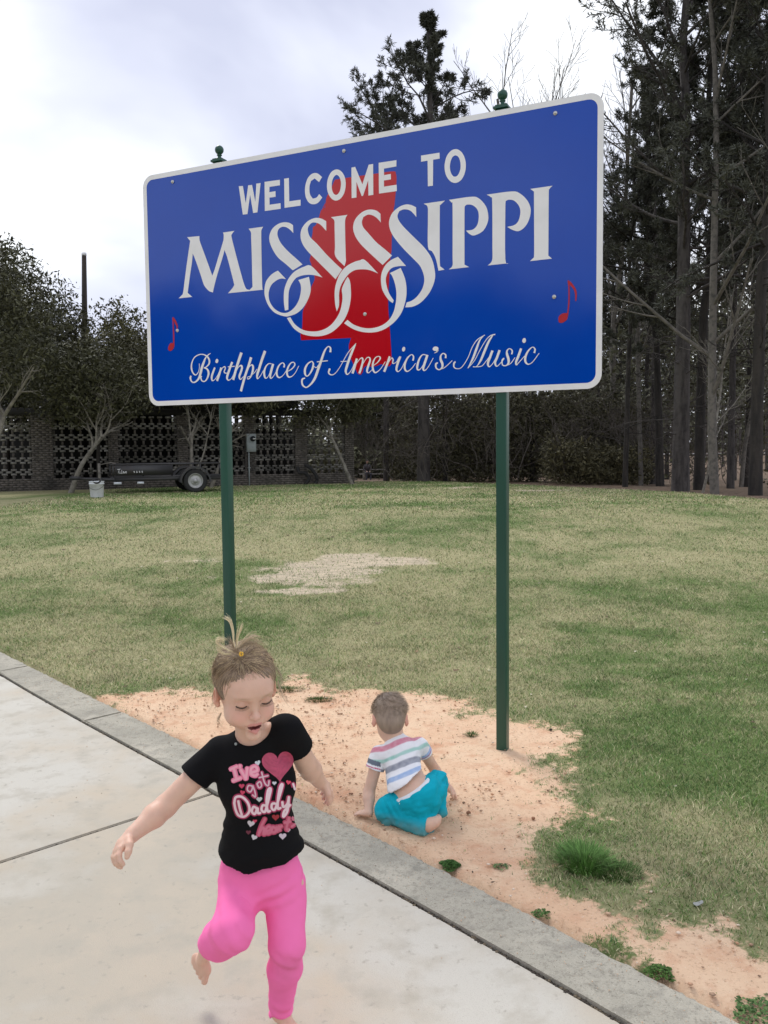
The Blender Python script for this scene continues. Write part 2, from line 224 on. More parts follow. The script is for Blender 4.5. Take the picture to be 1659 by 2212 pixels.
SIGN = {'P':[[357,437,456,441,457,467,469,501,502,580,551,703,570,667,602,590,640,501,647,474,647,451,642,440,731,440,713,456,708,474,730,557,766,682,805,799,836,819,860,801,859,746,859,608,857,498,856,463,839,439,949,440,935,459,933,488,932,616,933,808,942,826,671,825,705,797,721,777,707,723,671,598,651,551,636,594,586,711,560,784,553,810,521,797,490,766,476,739,457,685,418,586,399,546,390,607,373,681,350,795,387,824,274,824,298,807,312,791,329,706,352,593,381,463],[1167,504,1166,456,1139,439,1099,431,1056,437,1017,459,996,491,992,526,1004,564,1030,610,1061,647,1104,681,1159,728,1229,699,1190,664,1127,609,1080,559,1058,520,1052,490,1063,467,1088,457,1117,463,1144,481],[1051,719,1108,776,1075,770,1042,777,1003,800,983,835,979,872,989,909,1016,946,1053,971,1091,982,1126,978,1167,953,1198,912,1214,860,1213,820,1197,790,1273,778,1284,838,1280,877,1260,920,1226,962,1179,992,1125,1004,1101,1004,1058,992,1015,970,977,929,954,879,948,837,959,783,988,749,1021,729],[1399,518,1399,461,1368,442,1323,432,1271,445,1231,479,1218,519,1226,565,1261,618,1331,687,1394,748,1458,810,1503,756,1459,716,1396,655,1333,587,1288,544,1272,509,1273,481,1297,459,1329,461,1361,478],[1288,713,1368,791,1323,775,1277,766,1231,765,1198,771,1176,780,1146,813,1128,852,1123,906,1122,964,1097,968,1091,926,1090,881,1097,832,1123,780,1161,743,1199,725,1239,714],[1110,1014,1135,1011,1164,1053,1207,1086,1256,1104,1322,1110,1387,1097,1439,1064,1482,1009,1501,945,1503,907,1500,871,1520,831,1540,803,1553,823,1560,862,1560,928,1542,1003,1503,1066,1438,1117,1373,1138,1302,1139,1223,1121,1164,1086,1131,1046],[1432,441,1544,441,1530,463,1527,511,1529,674,1530,707,1520,739,1459,675,1457,612,1456,503,1454,462],[1764,512,1762,462,1736,441,1693,429,1644,437,1598,471,1581,518,1593,567,1629,620,1696,686,1773,757,1834,709,1793,672,1733,621,1679,561,1649,526,1640,495,1650,467,1681,457,1711,465,1738,483],[1658,717,1743,803,1700,783,1658,771,1596,768,1552,785,1520,815,1494,851,1481,894,1479,965,1463,1002,1453,957,1450,891,1460,837,1489,779,1534,740,1584,721,1622,715],[1512,1075,1535,1057,1578,1088,1640,1111,1701,1117,1762,1106,1811,1077,1842,1031,1857,974,1860,921,1850,867,1832,823,1819,808,1889,785,1915,846,1925,905,1920,968,1895,1036,1853,1086,1792,1124,1732,1141,1670,1141,1609,1128,1559,1106],[1990,509,1989,454,1955,436,1920,430,1879,440,1837,469,1817,514,1824,562,1853,613,1911,682,1975,747,2015,793,2037,858,2025,914,1990,958,1955,979,1926,985,1916,1013,1966,1012,2019,990,2071,939,2100,879,2103,827,2084,753,2039,686,1970,616,1907,551,1878,511,1872,484,1884,462,1914,456,1949,466,1974,489],[1872,720,1923,777,1875,774,1833,780,1806,804,1793,840,1799,884,1816,928,1843,967,1836,982,1807,959,1771,903,1761,848,1767,800,1791,760,1828,734],[2037,440,2167,440,2139,461,2135,481,2133,738,2135,800,2162,822,2125,824,2109,756,2086,712,2061,683,2062,523,2060,461],[2191,439,2316,439,2365,452,2408,501,2422,552,2418,592,2391,634,2342,652,2315,643,2291,620,2332,619,2359,595,2367,550,2359,514,2332,487,2300,479,2285,486,2283,525,2282,806,2310,822,2188,823,2210,803,2211,746,2212,480,2206,457],[2413,440,2556,442,2602,459,2643,501,2662,548,2656,596,2633,637,2597,658,2561,648,2531,628,2571,623,2594,603,2605,560,2597,525,2571,494,2540,484,2522,489,2520,530,2520,800,2544,824,2419,824,2444,798,2446,720,2445,485,2437,457],[2660,443,2782,443,2764,459,2761,493,2760,806,2780,824,2659,825,2681,807,2682,746,2680,460]],'W':[[[772,169,803,171,822,280,843,173,872,174,894,281,904,171,936,172,908,347,876,347,856,232,833,348,798,347]],[[965,169,1077,172,1077,205,1000,204,999,236,1044,236,1044,270,999,269,999,312,1079,313,1079,347,963,346]],[[1108,170,1142,170,1142,310,1223,311,1222,346,1107,345]],[[1375,198,1342,171,1306,169,1274,193,1256,242,1258,294,1278,333,1308,349,1343,346,1375,318,1354,295,1334,313,1308,316,1289,285,1287,242,1298,210,1324,199,1354,225]],[[1535,269,1530,296,1520,319,1504,337,1486,347,1466,348,1447,340,1430,324,1417,302,1409,275,1408,247,1413,219,1424,196,1439,178,1458,169,1478,168,1497,176,1514,192,1527,214,1534,240],[1503,263,1500,280,1495,296,1487,307,1478,314,1468,315,1459,311,1450,301,1444,287,1441,270,1441,252,1443,235,1449,219,1457,208,1466,201,1476,200,1485,205,1493,214,1499,228,1503,245]],[[1575,172,1600,171,1646,278,1689,172,1718,172,1717,348,1685,348,1685,260,1650,344,1641,345,1607,259,1606,349,1574,348]],[[1754,171,1868,173,1867,208,1788,209,1788,246,1831,245,1832,276,1787,276,1787,311,1868,311,1869,347,1754,346]],[[2022,171,2135,172,2136,205,2096,205,2094,348,2063,347,2062,205,2022,205]],[[2292,270,2288,298,2278,322,2264,340,2245,350,2226,351,2206,343,2189,327,2175,304,2167,277,2165,248,2170,220,2180,196,2195,179,2213,169,2233,168,2252,176,2269,192,2282,215,2290,242],[2261,265,2259,282,2253,298,2246,309,2237,316,2227,317,2217,313,2209,303,2202,289,2198,272,2197,254,2200,236,2205,221,2212,209,2222,203,2231,202,2241,206,2250,216,2256,230,2260,247]]],'R':[1465,225,1620,227,1715,229,1845,232,1863,248,1867,294,1852,430,1849,434,1835,590,1831,679,1822,737,1811,895,1806,997,1814,1104,1821,1217,1824,1275,1826,1325,1812,1346,1784,1343,1757,1331,1728,1340,1695,1343,1655,1336,1638,1351,1634,1371,1620,1388,1600,1379,1589,1358,1575,1332,1564,1306,1552,1280,1544,1239,1542,1209,1551,1184,1557,1165,1386,1161,1209,1157,1206,1118,1217,1091,1222,1035,1226,979,1247,941,1281,871,1289,838,1305,812,1313,785,1297,744,1291,705,1280,676,1289,644,1295,556,1302,523,1306,485,1329,471,1349,430,1366,391,1392,378,1396,348,1367,394,1395,363,1403,322,1439,267,1455,237],'S':[[522,1198,4.0,504,1207,7.0,482,1225,10.0,466,1253,16.0,450,1286,19.1,440,1315,19.1,427,1348,16.1,408,1369,12.2,383,1380,8.2,362,1372,9.2,354,1350,14.2,360,1336,11.2],[430,1259,3.6,429,1290,4.6,419,1316,5.6,397,1332,7.1,376,1317,10.2,365,1287,12.2,369,1253,9.2,389,1220,7.1,423,1203,6.1,459,1201,6.1,494,1216,10.0,511,1241,13.0,508,1265,12.0,486,1283,7.0,465,1289,5.1],[465,1289,4.1,492,1298,12.0,503,1327,15.0,489,1361,11.0,468,1377,7.1,447,1371,9.1,439,1349,11.1,448,1342,8.1],[554,1291,12.9,535,1329,14.9,527,1353,14.9,531,1374,9.0,549,1370,4.0,573,1345,3.5,592,1312,3.5],[604,1294,13.8,592,1327,15.8,569,1378,16.8],[594,1332,3.5,613,1299,5.0,631,1290,7.9,637,1300,7.9,627,1324,7.9,647,1332,5.0,662,1316,3.5],[693,1263,15.6,675,1297,16.6,656,1339,16.7,649,1363,14.7,660,1378,6.9,684,1367,4.0,702,1341,3.5],[657,1292,5.4,710,1291,5.4],[765,1207,20.2,742,1258,19.3,721,1309,18.5,696,1377,17.6],[714,1337,3.5,738,1300,4.9,759,1289,10.7,767,1302,14.5,757,1330,15.5,745,1357,14.6,753,1377,6.8,777,1359,3.9],[838,1241,19.1,819,1290,17.3,788,1359,17.4,754,1452,17.5],[794,1341,3.4,824,1300,4.9,844,1289,9.6,852,1306,15.3,845,1338,14.4,828,1368,8.7,810,1377,4.9,808,1365,3.9,834,1357,3.4,863,1337,3.4,883,1317,3.4],[945,1207,19.8,921,1258,18.9,897,1317,18.1,882,1354,16.2,884,1378,7.7,907,1360,3.9,930,1328,3.9],[992,1290,4.8,970,1288,5.7,948,1306,10.4,935,1338,15.2,938,1366,13.3,948,1378,6.7,968,1363,3.8,992,1313,3.8],[1003,1291,15.9,988,1331,16.9,979,1363,15.1,984,1380,7.6,1004,1367,3.8,1030,1333,3.8],[1082,1317,12.1,1085,1299,9.3,1072,1288,5.6,1047,1302,9.4,1030,1333,13.1,1029,1361,13.1,1045,1378,8.5,1073,1367,4.3,1101,1336,3.3],[1106,1344,3.8,1139,1329,6.5,1161,1307,9.2,1156,1290,5.6,1134,1292,7.4,1112,1319,12.1,1103,1350,13.9,1113,1376,10.2,1138,1375,5.6,1165,1353,3.7,1190,1313,3.3],[1286,1289,6.3,1258,1301,9.4,1236,1331,14.7,1234,1362,13.7,1247,1379,6.3,1269,1364,9.4,1288,1334,13.6,1294,1305,10.4,1286,1289,5.3],[1294,1318,3.7,1315,1330,3.7,1330,1315,3.7],[1415,1242,14.3,1416,1216,10.3,1398,1208,6.2,1374,1235,12.4,1352,1285,16.5,1330,1336,17.6,1305,1392,16.7,1276,1427,11.5,1242,1447,7.4,1215,1430,11.6,1213,1398,11.6,1235,1389,6.4],[1320,1295,5.8,1397,1292,5.7],[1410,1340,13.4,1401,1365,10.3,1422,1379,5.7,1451,1367,4.7,1488,1323,4.1,1535,1254,5.1,1591,1200,4.1],[1587,1206,8.0,1565,1245,15.1,1544,1290,16.1,1528,1330,16.2,1519,1360,14.2,1530,1381,7.1,1557,1357,4.1,1587,1302,3.6],[1485,1302,4.6,1529,1302,4.6],[1596,1290,14.0,1583,1328,16.1,1565,1377,15.1],[1580,1333,3.6,1616,1294,5.1,1633,1290,9.0,1635,1310,12.0,1623,1350,14.0,1611,1379,14.0],[1629,1335,3.6,1661,1291,5.0,1681,1290,8.0,1684,1307,11.9,1672,1337,13.9,1663,1367,11.9,1674,1378,5.0,1700,1359,3.5],[1703,1339,3.5,1734,1320,6.0,1752,1296,8.9,1740,1285,5.0,1718,1294,6.9,1703,1324,11.9,1703,1359,12.9,1719,1379,7.9,1751,1361,4.0,1785,1318,3.5],[1813,1289,12.7,1796,1333,14.6,1776,1377,14.7],[1796,1338,3.5,1824,1300,5.9,1835,1310,7.8,1832,1330,6.8,1854,1326,3.9,1873,1298,3.4],[1882,1293,13.5,1865,1332,14.5,1856,1366,12.6,1867,1380,5.9,1889,1363,3.9,1911,1324,3.4],[1963,1322,10.5,1966,1298,8.6,1953,1287,4.8,1928,1305,9.6,1911,1339,12.5,1911,1369,11.6,1927,1382,6.8,1954,1366,3.9,1979,1338,3.4],[2052,1297,4.8,2025,1291,5.7,2003,1314,10.5,1990,1353,13.3,1992,1375,9.5,2008,1373,4.8,2030,1345,3.4,2046,1307,3.4],[2054,1294,14.1,2038,1336,15.1,2027,1369,13.3,2035,1382,6.7,2056,1366,3.8,2090,1314,3.3],[2166,1319,10.5,2166,1300,8.9,2150,1291,5.7,2136,1305,9.7,2136,1326,13.8,2145,1347,14.6,2145,1368,11.4,2127,1382,5.7,2108,1371,9.0,2106,1349,10.6,2118,1342,7.3],[2124,1381,4.1,2156,1373,3.7,2184,1353,3.3,2206,1334,3.3],[2226,1341,8.0,2217,1351,10.4,2217,1372,7.3,2237,1382,4.1,2264,1374,4.4,2300,1326,4.4,2327,1266,4.4,2358,1226,4.8,2401,1204,2.8],[2393,1208,4.0,2371,1231,8.6,2351,1279,13.4,2329,1332,11.9,2300,1382,2.8],[2300,1382,2.8,2340,1341,3.2,2375,1281,3.6,2410,1229,3.9,2436,1209,5.5,2462,1204,6.2],[2447,1209,6.2,2423,1243,12.5,2399,1294,14.1,2377,1342,11.8,2353,1374,4.0,2331,1376,5.6],[2348,1377,3.2,2383,1374,3.6,2409,1348,2.8,2431,1321,2.8],[2446,1292,13.2,2431,1329,14.0,2419,1361,12.5,2427,1380,6.3,2448,1363,3.2,2472,1323,2.8],[2487,1292,13.1,2472,1331,13.9,2461,1359,12.4,2470,1380,6.2,2491,1365,3.1,2513,1341,2.7],[2557,1319,8.4,2559,1299,7.7,2544,1287,4.6,2530,1298,8.5,2530,1318,13.1,2538,1343,13.8,2538,1365,11.5,2523,1379,5.4,2504,1374,6.2,2502,1349,8.5,2513,1337,6.2],[2525,1379,3.1,2551,1368,2.7,2576,1337,2.7],[2610,1290,12.9,2595,1330,13.7,2582,1361,12.2,2584,1378,6.1,2605,1358,3.1,2630,1332,2.7],[2684,1319,10.5,2688,1299,8.3,2674,1287,4.6,2651,1305,9.1,2635,1336,12.1,2635,1364,11.4,2651,1378,6.1,2676,1366,3.4,2711,1322,2.7],[2109,1278,11.4,2118,1270,9.8,2114,1279,5.7,2098,1286,3.7]],'D':[[583,1252,579,1259,574,1263,568,1263,563,1260,560,1255,561,1248,564,1241,570,1237,576,1237,581,1240,583,1245],[1914,1255,1911,1261,1906,1265,1901,1266,1896,1263,1894,1257,1894,1250,1897,1244,1902,1240,1907,1239,1912,1242,1914,1248],[2637,1251,2635,1257,2630,1261,2624,1261,2620,1258,2617,1253,2617,1246,2620,1239,2624,1236,2630,1235,2635,1238,2637,1244],[2122,1259,2122,1265,2118,1270,2111,1273,2103,1274,2096,1273,2090,1269,2087,1264,2088,1258,2092,1253,2098,1250,2106,1249,2114,1251,2119,1254]],'N':[[2818,1163,2816,1149,2818,1134,2829,1123,2845,1117,2869,1119,2868,1133,2862,1152,2844,1165,2829,1168],[174,1153,177,1136,188,1120,201,1111,228,1114,229,1130,219,1150,203,1161,186,1163]],'NS':[[2866,1126,6.7,2872,1068,7.4,2873,1024,7.4,2872,980,7.4,2868,951,7.4],[2867,946,2.9,2873,958,14.7,2885,971,13.2,2898,988,11.7,2907,1007,11.0,2910,1027,9.5,2909,1059,5.9],[224,1118,10.8,225,1059,10.0,223,986,8.3,223,946,10.0],[223,943,6.6,235,963,14.9,247,985,14.9,256,1003,11.6,255,1025,8.3]]}
# ================================================================ GROUND
OUT_PX = [(0,1408),(60,1441.6),(112,1468),(196,1506),(262,1539.6),(336,1576),(425.6,1615),(654.5,1737),(817,1814),(949,1884),(1160.5,1991),(1256,2040),(1435,2123),(1582.6,2211.7)]
INN_PX = [(0,1455.6),(28,1475),(84,1506),(168,1550.8),(238,1592.8),(322,1636),(400,1678),(472.7,1722),(663,1822.8),(782,1888.8),(971,1991),(1128,2075),(1201.7,2123),(1281.7,2171),(1339,2211.6)]
outl = np.array([on_z(*p)[:2] for p in OUT_PX]); innl = np.array([on_z(*p)[:2] for p in INN_PX])
def extend(P):
    # smooth fit of the traced kerb line (x as cubic of y) and carry it on beyond the frame
    c = np.polyfit(P[:, 1], P[:, 0], 3); ys = np.linspace(6.9, 2.3, 40); xs = np.polyval(c, ys)
    d0 = (xs[0]-xs[1])/(ys[0]-ys[1]); d1 = (xs[-1]-xs[-2])/(ys[-1]-ys[-2])
    a = [(xs[0]+d0*(k), ys[0]+k) for k in (6., 3., 1.)]; b = [(xs[-1]+d1*(-k), ys[-1]-k) for k in (1., 3., 6., 9.)]
    return np.array(a+list(zip(xs, ys))+b)
OUTER, INNER = extend(outl), extend(innl)
def xo(y): return np.interp(-np.asarray(y), -OUTER[:, 1], OUTER[:, 0])
def xi(y): return np.interp(-np.asarray(y), -INNER[:, 1], INNER[:, 0])
def seg_dist(px, py, poly):
    """signed distance to a closed polygon, negative inside"""
    d = np.full(np.shape(px), 1e9); ins = np.zeros(np.shape(px), bool); n = len(poly)
    for i in range(n):
        ax, ay = poly[i]; bx, by = poly[(i+1) % n]; ex, ey = bx-ax, by-ay
        t = np.clip(((px-ax)*ex+(py-ay)*ey)/(ex*ex+ey*ey+1e-12), 0, 1); d = np.minimum(d, np.hypot(px-ax-t*ex, py-ay-t*ey))
        c = ((ay > py) != (by > py)) & (px < (bx-ax)*(py-ay)/(by-ay+1e-12)+ax); ins ^= c
    return np.where(ins, -d, d)
DIRT = np.array([on_z(*p)[:2] for p in [(190,1500),(330,1500),(450,1488),(600,1482),(640,1466),(720,1476),(800,1492),(900,1500),(980,1512),(1060,1548),(1130,1560),(1200,1588),(1225,1640),(1248,1700),(1238,1770),(1190,1815),(1215,1865),(1330,1900),(1380,1950),(1460,2010),(1520,2070),(1560,2060),(1700,2100),(1760,2230),(1700,2400),(1500,2300),(1400,2212),(1000,1990),(700,1820),(430,1680),(200,1560)]])
LAWN = np.array([(-60, -20), (12.5, -20), (11.5, 8), (9.3, 15), (8.0, 17.9), (7.3, 21.3), (5.6, 24.6), (4.0, 27.5), (1.4, 30.7), (-1.2, 31.5), (-8, 32), (-60, 32)])
PALE = [(on_z(715,1236,.2)[:2], 1.15, 1.0), (on_z(445,1216,.25)[:2], .7, .2), (on_z(640,1268,.2)[:2], .5, .15), (on_z(1010,1053,.6)[:2], 1.6, .7), (on_z(1150,1060,.6)[:2], 1.2, .35)]
def hill(x, y):
    x = np.asarray(x, float); y = np.asarray(y, float)
    return .6*sstep(6., 17., y)
def gz(x, y):
    x = np.asarray(x, float); y = np.asarray(y, float)
    z = hill(x, y)+.05*(fbm2(x, y, .25, 3, 2)-.5)*sstep(5, 9, y)+.012*(fbm2(x, y, 2.5, 3, 5)-.5)
    s = seg_dist(x, y, LAWN); z = z-.08*sstep(-.2, 1.2, s)-.75*sstep(1., 22., s)*(y < 120)-.75*(y >= 120)*sstep(170, 120, y)
    return z
def gfull(x, y):
    z = gz(x, y); inside = sstep(-.06, -.02, xo(y)-.0-x)       # under the kerb and slabs the soil is cut away
    q = np.where(y < 12, inside, 0)
    near = np.exp(-np.maximum(x-xo(y), 0)/.5)*(y < 12)
    z = z*(1-near)+(.002)*near
    return z*(1-q)-.07*q
def dirt_w(x, y):
    d = seg_dist(x, y, DIRT); return sstep(.26, -.22, d+(.75+.9*sstep(4.0, 2.8, y))*(fbm2(x, y, 2.6, 5, 3)-.5)+.40*(fbm2(x, y, 13, 3, 4)-.5))
def pale_w(x, y):
    w_ = np.zeros(np.shape(x))
    for c, a, b in PALE:
        q = np.hypot((x-c[0])/a, (y-c[1])/b)+2.0*(fbm2(x*.8, y*1.5, 1.6, 6, 8)-.47); w_ = np.maximum(w_, sstep(1.15, .45, q))
    return w_
def dry_w(x, y):   # dead straw against green
    n_ = .48*fbm2(x, y*1.5, .55, 3, 21)+.34*fbm2(x, y*1.4, 1.9, 3, 22)+.18*fbm2(x, y, 9, 2, 23)
    return sstep(.33, .60, n_)

def axis(lo, hi, n0, n1, step, g=1.13):
    a = list(np.arange(n0, n1+1e-6, step)); s = step; v = n1
    while v < hi: s = min(s*g, 40); v += s; a.append(v)
    s = step; v = n0
    while v > lo: s = min(s*g, 40); v -= s; a.insert(0, v)
    return np.array(a)
gx = axis(-500, 500, -3.0, 3.2, .045, 1.055); gy = axis(-60, 900, 2.1, 7.0, .045, 1.05)
GX, GY = np.meshgrid(gx, gy); gxx, gyy = GX.ravel(), GY.ravel()
gzz = gfull(gxx, gyy); dw = dirt_w(gxx, gyy); pw = pale_w(gxx, gyy); fw = sstep(-.15, .35, seg_dist(gxx, gyy, LAWN)+.5*(fbm2(gxx, gyy, 1.2, 3, 9)-.5))
clod = (fbm2(gxx, gyy, 16, 3, 14)-.5)
gzz = gzz+dw*clod*.022*(gyy < 12)*(gxx > xo(gyy)-.02)-dw*.006
ny, nx = GX.shape; idx = np.arange(ny*nx).reshape(ny, nx)
gF = np.stack([idx[:-1, :-1], idx[:-1, 1:], idx[1:, 1:], idx[1:, :-1]], -1).reshape(-1, 4)
def ground_mat():
    m = bpy.data.materials.new('ground'); m.use_nodes = True; t = m.node_tree; b = t.nodes['Principled BSDF']; n = t.nodes.new; l = t.links.new
    b.inputs['Roughness'].default_value = .95; b.inputs['Specular IOR Level'].default_value = .1
    tcn = n('ShaderNodeTexCoord'); P = tcn.outputs['Object']; at_ = n('ShaderNodeAttribute'); at_.attribute_name = 'Col'; sp = n('ShaderNodeSeparateColor'); l(at_.outputs[0], sp.inputs[0])
    def noise(s, det=5, rough=.6, st=None):
        z = n('ShaderNodeTexNoise'); z.inputs['Scale'].default_value = s; z.inputs['Detail'].default_value = det; z.inputs['Roughness'].default_value = rough
        if st:
            q = n('ShaderNodeMapping'); q.inputs['Scale'].default_value = st; l(P, q.inputs[0]); l(q.outputs[0], z.inputs['Vector'])
        else: l(P, z.inputs['Vector'])
        return z.outputs[0]
    def ramp(s, lo, hi):
        r_ = n('ShaderNodeMapRange'); r_.inputs[1].default_value = lo; r_.inputs[2].default_value = hi; l(s, r_.inputs[0]); return r_.outputs[0]
    def mixc(f, a, c):
        k = n('ShaderNodeMix'); k.data_type = 'RGBA'
        if isinstance(f, float): k.inputs[0].default_value = f
        else: l(f, k.inputs[0])
        for s_, i in ((a, 6), (c, 7)):
            if isinstance(s_, tuple): k.inputs[i].default_value = (*s_, 1)
            else: l(s_, k.inputs[i])
        return k.outputs[2]
    a2 = n('ShaderNodeAttribute'); a2.attribute_name = 'Dry'
    # lawn: green against straw, with fine speckle between the blades
    g = mixc(ramp(noise(28, 4), .35, .65), (.095, .142, .045), (.165, .210, .078))
    s = mixc(ramp(noise(26, 4), .35, .65), (.31, .285, .150), (.41, .38, .215))
    lawn = mixc(a2.outputs['Fac'], g, s)
    lawn = mixc(ramp(noise(60, 3, .7), .56, .80), lawn, (.10, .085, .05))
    lawn = mixc(ramp(noise(90, 2, .7), .60, .72), lawn, (.46, .43, .27))
    d = mixc(ramp(noise(2.4, 5), .35, .65), (.74, .50, .325), (.78, .57, .39))
    d = mixc(ramp(noise(9, 5), .50, .70), d, (.66, .40, .255))
    d = mixc(ramp(noise(1.6, 4), .58, .72), d, (.62, .33, .20))
    d = mixc(ramp(noise(70, 3, .75), .57, .72), d, (.44, .27, .175))
    d = mixc(ramp(noise(28, 4, .7), .60, .72), d, (.50, .31, .20))
    d = mixc(ramp(noise(130, 2, .6), .66, .74), d, (.82, .70, .56))
    p = mixc(ramp(noise(6, 4, .6, (1, 3, 1)), .4, .65), (.60, .50, .36), (.40, .345, .25))
    f = mixc(ramp(noise(1.4, 5), .35, .7), (.21, .145, .105), (.145, .12, .085)); f = mixc(ramp(noise(9, 4), .5, .7), f, (.055, .040, .030))
    def ragged(chan, s_, amp):
        a_ = n('ShaderNodeMath'); a_.operation = 'MULTIPLY_ADD'; l(noise(s_, 5, .7), a_.inputs[0]); a_.inputs[1].default_value = amp; a_.inputs[2].default_value = -amp/2
        b_ = n('ShaderNodeMath'); b_.operation = 'ADD'; l(chan, b_.inputs[0]); l(a_.outputs[0], b_.inputs[1]); return ramp(b_.outputs[0], .38, .66)
    c = mixc(ragged(sp.outputs[0], 30, 1.5), lawn, d); c = mixc(ragged(sp.outputs[1], 14, 1.4), c, p); c = mixc(sp.outputs[2], c, f)
    l(c, b.inputs['Base Color'])
    bp = n('ShaderNodeBump'); bp.inputs['Distance'].default_value = .012; bp.inputs['Strength'].default_value = .8; l(noise(55, 6, .7), bp.inputs['Height']); l(bp.outputs[0], b.inputs['Normal'])
    return m
ground = mk('ground', np.stack([gxx, gyy, gzz], -1), gF, ground_mat(), smooth=True, col=np.stack([dw, pw, fw], -1)); tag(ground, kind='structure')
_a = ground.data.attributes.new('Dry', 'FLOAT', 'POINT'); _a.data.foreach_set('value', dry_w(gxx, gyy).astype(np.float32))

# ---------------------------------------------------------------- pavement slabs and kerb
def extrude_poly(name, P, z0, z1, m, parent=None, bev=.006):
    bm = bmesh.new(); vs_ = [bm.verts.new((x, y, z1)) for x, y in P]; f = bm.faces.new(vs_)
    if f.normal.z < 0: f.normal_flip()
    top = list(f.edges)
    r = bmesh.ops.extrude_face_region(bm, geom=[f]); 
    ev = [v for v in r['geom'] if isinstance(v, bmesh.types.BMVert)]
    # the extruded copy becomes the bottom
    for v in ev: v.co.z = z0
    te = [e for e in bm.edges if all(abs(v.co.z-z1) < 1e-6 for v in e.verts)]
    bmesh.ops.bevel(bm, geom=te, offset=bev, segments=2, affect='EDGES')
    bmesh.ops.recalc_face_normals(bm, faces=bm.faces)
    me = bpy.data.meshes.new(name); bm.to_mesh(me); bm.free(); me.materials.append(m)
    o = bpy.data.objects.new(name, me); COL.objects.link(o)
    if parent: o.parent = parent
    return o
def arclen(P): return np.concatenate([[0], np.cumsum(np.hypot(*np.diff(P, axis=0).T))])
def cut(P, s0, s1):
    s = arclen(P); f = lambda q: np.array([np.interp(q, s, P[:, 0]), np.interp(q, s, P[:, 1])])
    k = [f(s0)]+[P[i] for i in range(len(P)) if s0+.02 < s[i] < s1-.02]+[f(s1)]; return np.array(k)
def s_at_y(P, y): s = arclen(P); return float(np.interp(-y, -P[:, 1], s))
pav = empty('pavement'); tag(pav, kind='structure')
JD = unit(np.append(on_z(470, 1715)[:2]-on_z(0, 1868)[:2], 0))[:2]
ymarks = [INNER[0, 1], 9.3, on_z(17, 1467)[1]+.12, on_z(472, 1714)[1], 2.10, .3, -1.7]
GAP = .007
for a, b_ in zip(ymarks[:-1], ymarks[1:]):
    c = cut(INNER, s_at_y(INNER, a)+GAP, s_at_y(INNER, b_)-GAP)-np.array([.016, 0])
    far = c-JD*5.2; extrude_poly('slab', np.vstack([c, far[::-1]]), -.12, .0+random.uniform(-.001, .001), M['concrete'], pav, .005)
kerb = empty('kerb'); tag(kerb, kind='structure')
km = [OUTER[0, 1], 8.4, on_z(60, 1441)[1], on_z(262, 1541)[1], 4.18, 2.25, .6, -1.2]
for a, b_ in zip(km[:-1], km[1:]):
    o_ = cut(OUTER, s_at_y(OUTER, a)+GAP, s_at_y(OUTER, b_)-GAP); sI = (INNER-OUTER)
    ii = np.array([np.interp(-q, -INNER[:, 1], np.arange(len(INNER))) for q in o_[:, 1]])
    # inner side: the closest point on the inner line along the joint direction
    s0 = np.argmin([abs(np.cross(JD, p-o_[0])) for p in INNER]); s1 = np.argmin([abs(np.cross(JD, p-o_[-1])) for p in INNER])
    SI = arclen(INNER)
    dense = np.array([[np.interp(q, SI, INNER[:, 0]), np.interp(q, SI, INNER[:, 1])] for q in np.linspace(0, SI[-1], 1500)])
    k0 = np.argmin(np.abs(np.cross(JD, dense-o_[0]))); k1 = np.argmin(np.abs(np.cross(JD, dense-o_[-1])))
    i_ = dense[k0:k1+1:12]; i_ = np.vstack([i_, dense[k1:k1+1]])+np.array([.004, 0])
    # slightly chipped outer edge
    o2 = cut(OUTER, s_at_y(OUTER, a)+GAP, s_at_y(OUTER, b_)-GAP); sl2 = arclen(o2); tq = np.linspace(0, sl2[-1], max(8, int(sl2[-1]/.02))); od = np.stack([np.interp(tq, sl2, o2[:, 0]), np.interp(tq, sl2, o2[:, 1])], -1)+(fbm2(tq, tq*0+a, 22, 3, 5)-.5)[:, None]*np.array([.016, .010])
    extrude_poly('kerb_stone', np.vstack([od, i_[::-1]]), -.12, .012+random.uniform(-.002, .002), M['kerb'], kerb, .007)
# the dirt that has collected in the joint between kerb and slabs
jm = MB(); rr = np.random.default_rng(5)
for k in range(2600):
    y = rr.uniform(2.2, 7.0); x = xi(y)-.008+rr.normal(0, .0035); s_ = rr.uniform(.002, .006); jm.box((x, y, -.004+rr.uniform(-.004, .003)), (s_*1.6, s_*2, s_), rotz(rr.uniform(0, 3)), (.07, .06, .05) if rr.random() < .7 else (.16, .13, .09))
for a in ymarks[2:4]:
    p = np.array([xi(a), a])
    for k in range(900):
        q = p-JD*rr.uniform(0, 3.2)+rr.normal(0, .003, 2); s_ = rr.uniform(.002, .006); jm.box((q[0], q[1], -.004), (s_*2, s_*1.6, s_), rotz(rr.uniform(0, 3)), (.08, .07, .055))
tag(jm.build('joint_dirt', M['stone'], usecol=True), 'dark soil and moss caught in the pavement joints', 'dirt', kind='stuff')

